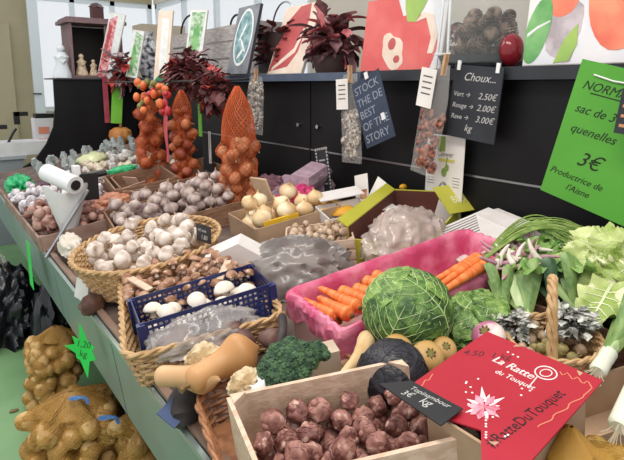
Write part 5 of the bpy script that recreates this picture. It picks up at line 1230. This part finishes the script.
# small packs and cards along the near left bench edge
b=MB(); tag(MB().box((0,0,0),(.004,.1,.07)).build('white_label',paper,None,LP(82,290,.04,(0,20,10))),'small white paper label at the bench edge below the round basket','label')
for i,(x,y,lb) in enumerate(((66,246,'dark brown root lying at the bench edge left of the white cloth'),(92,304,'dark brown root at the bench edge by the mushroom basket'),(58,236,'dark red brown root behind the steel rod foot'))):
    o=tuber(.035,90+i,mk('dark earthy root','#4a3028','#6c4a3c',20,.7),1.4,.3,'earthy_root')(); tag(o,lb,'root vegetable'); o.matrix_world=LP(x,y,.03,(0,0,40*i))
# ------------------------------------------------------------ under and before the bench
def sack(label,ilabel,grp,M,n,rad,h,km_,seed,r=.033,nm=nett2,rot=None,sx=1,nt=52):
    rnd.seed(seed); pl=pack(n,lambda:(lambda q:(q[0]*sx,q[1]))(ell_s(rad,rad)()),lambda:rnd.uniform(r*.85,r*1.12),.0,tries=6)
    zm=max(q[2] for q in pl); pl=[(a,b,c*min(1,h/zm),q) for a,b,c,q in pl]
    for a,b,c,q in pl: km_.put(M@T(a,b,c,s=q/r)@randrot(),ilabel,'potato',grp)
    return net('potato_sack',label,'potato sack',M,sleeve(pl,-.005,max(q[2] for q in pl)+.06,60,64,.02,.002,cone=1.4),nm,nt,.6,64,.0013,None,ncg),pl
kps=Kind('potato',[tuber(.033,i,m_potl,1.25,.16,'potato') for i in range(5,9)])
sack('upright golden net sack of potatoes on the green floor under the star sign','tan potato inside the upright floor sack','potatoes in the upright floor sack',T(.385,2.70,.0,(4,6,0)),75,.105,.36,kps,91)
q=P(62,455,.15)
sack('largest golden net sack of potatoes with blue ties, front of the floor sacks','tan potato inside the large floor sack','potatoes in the large floor sack',T(.36,2.03,.0,(0,0,20)),110,.165,.36,kps,92,.036,nm=nett2,sx=1.0)
sack('net sack of potatoes leaning under the bench edge at the bottom of the picture','tan potato inside the sack under the bench edge','potatoes in the sack under the bench edge',T(.60,1.80,.0,(0,0,-20)),90,.14,.34,kps,93,.036,nm=nett2,sx=1.0)
bl=mk('blue tape'); 
for (x,y,z,lb) in ((78,404,.415,'pale blue tie strip on top of the large potato sack'),(108,424,.40,'dark blue tie knot on the potato sack nearest the bench')):
    q=P(x,y,z); tag(MB().tube([(.035*math.cos(a*.9),.025*math.sin(a*.9)+.006*a,.003*a) for a in range(7)],.007,6,flat=.5).build('blue_tie',mk('pale blue tape','#4a78b8','#6a98d0',20,.4),None,T(q.x,q.y,q.z,(0,0,-30))),lb,'tie')
q=P(45,330,.05)
crumple('black_bag','large black rubbish bag on the green floor beyond the potato sacks',"plastic bag",T(.30,3.75,.0),(.25,.32,.46),mk('black plastic film'),11,.18,.05,sub=5)
crumple('clear_bag','clear crumpled plastic bag lying on the black rubbish bag',"plastic bag",T(.16,3.8,.40),(.2,.26,.2),film,13,.2,.2,sub=5)
crumple('black_bag','narrow black bag hanging under the bench front, right of the large one',"plastic bag",T(.52,3.35,.0),(.12,.16,.4),mk('black plastic film'),14,.15,.05,sub=4)
# leaf crumb on the floor
q=P(14,411,.004); tag(MB().ico((0,0,0),.02,2,0,(1,.6,.3),lambda s:1+.4*nz(s,3,2)).build('onion_peel',mk('peel brown','#7a6a3c'),None,T(q.x,q.y,.006)),'small brown peel lying on the green floor','peel')
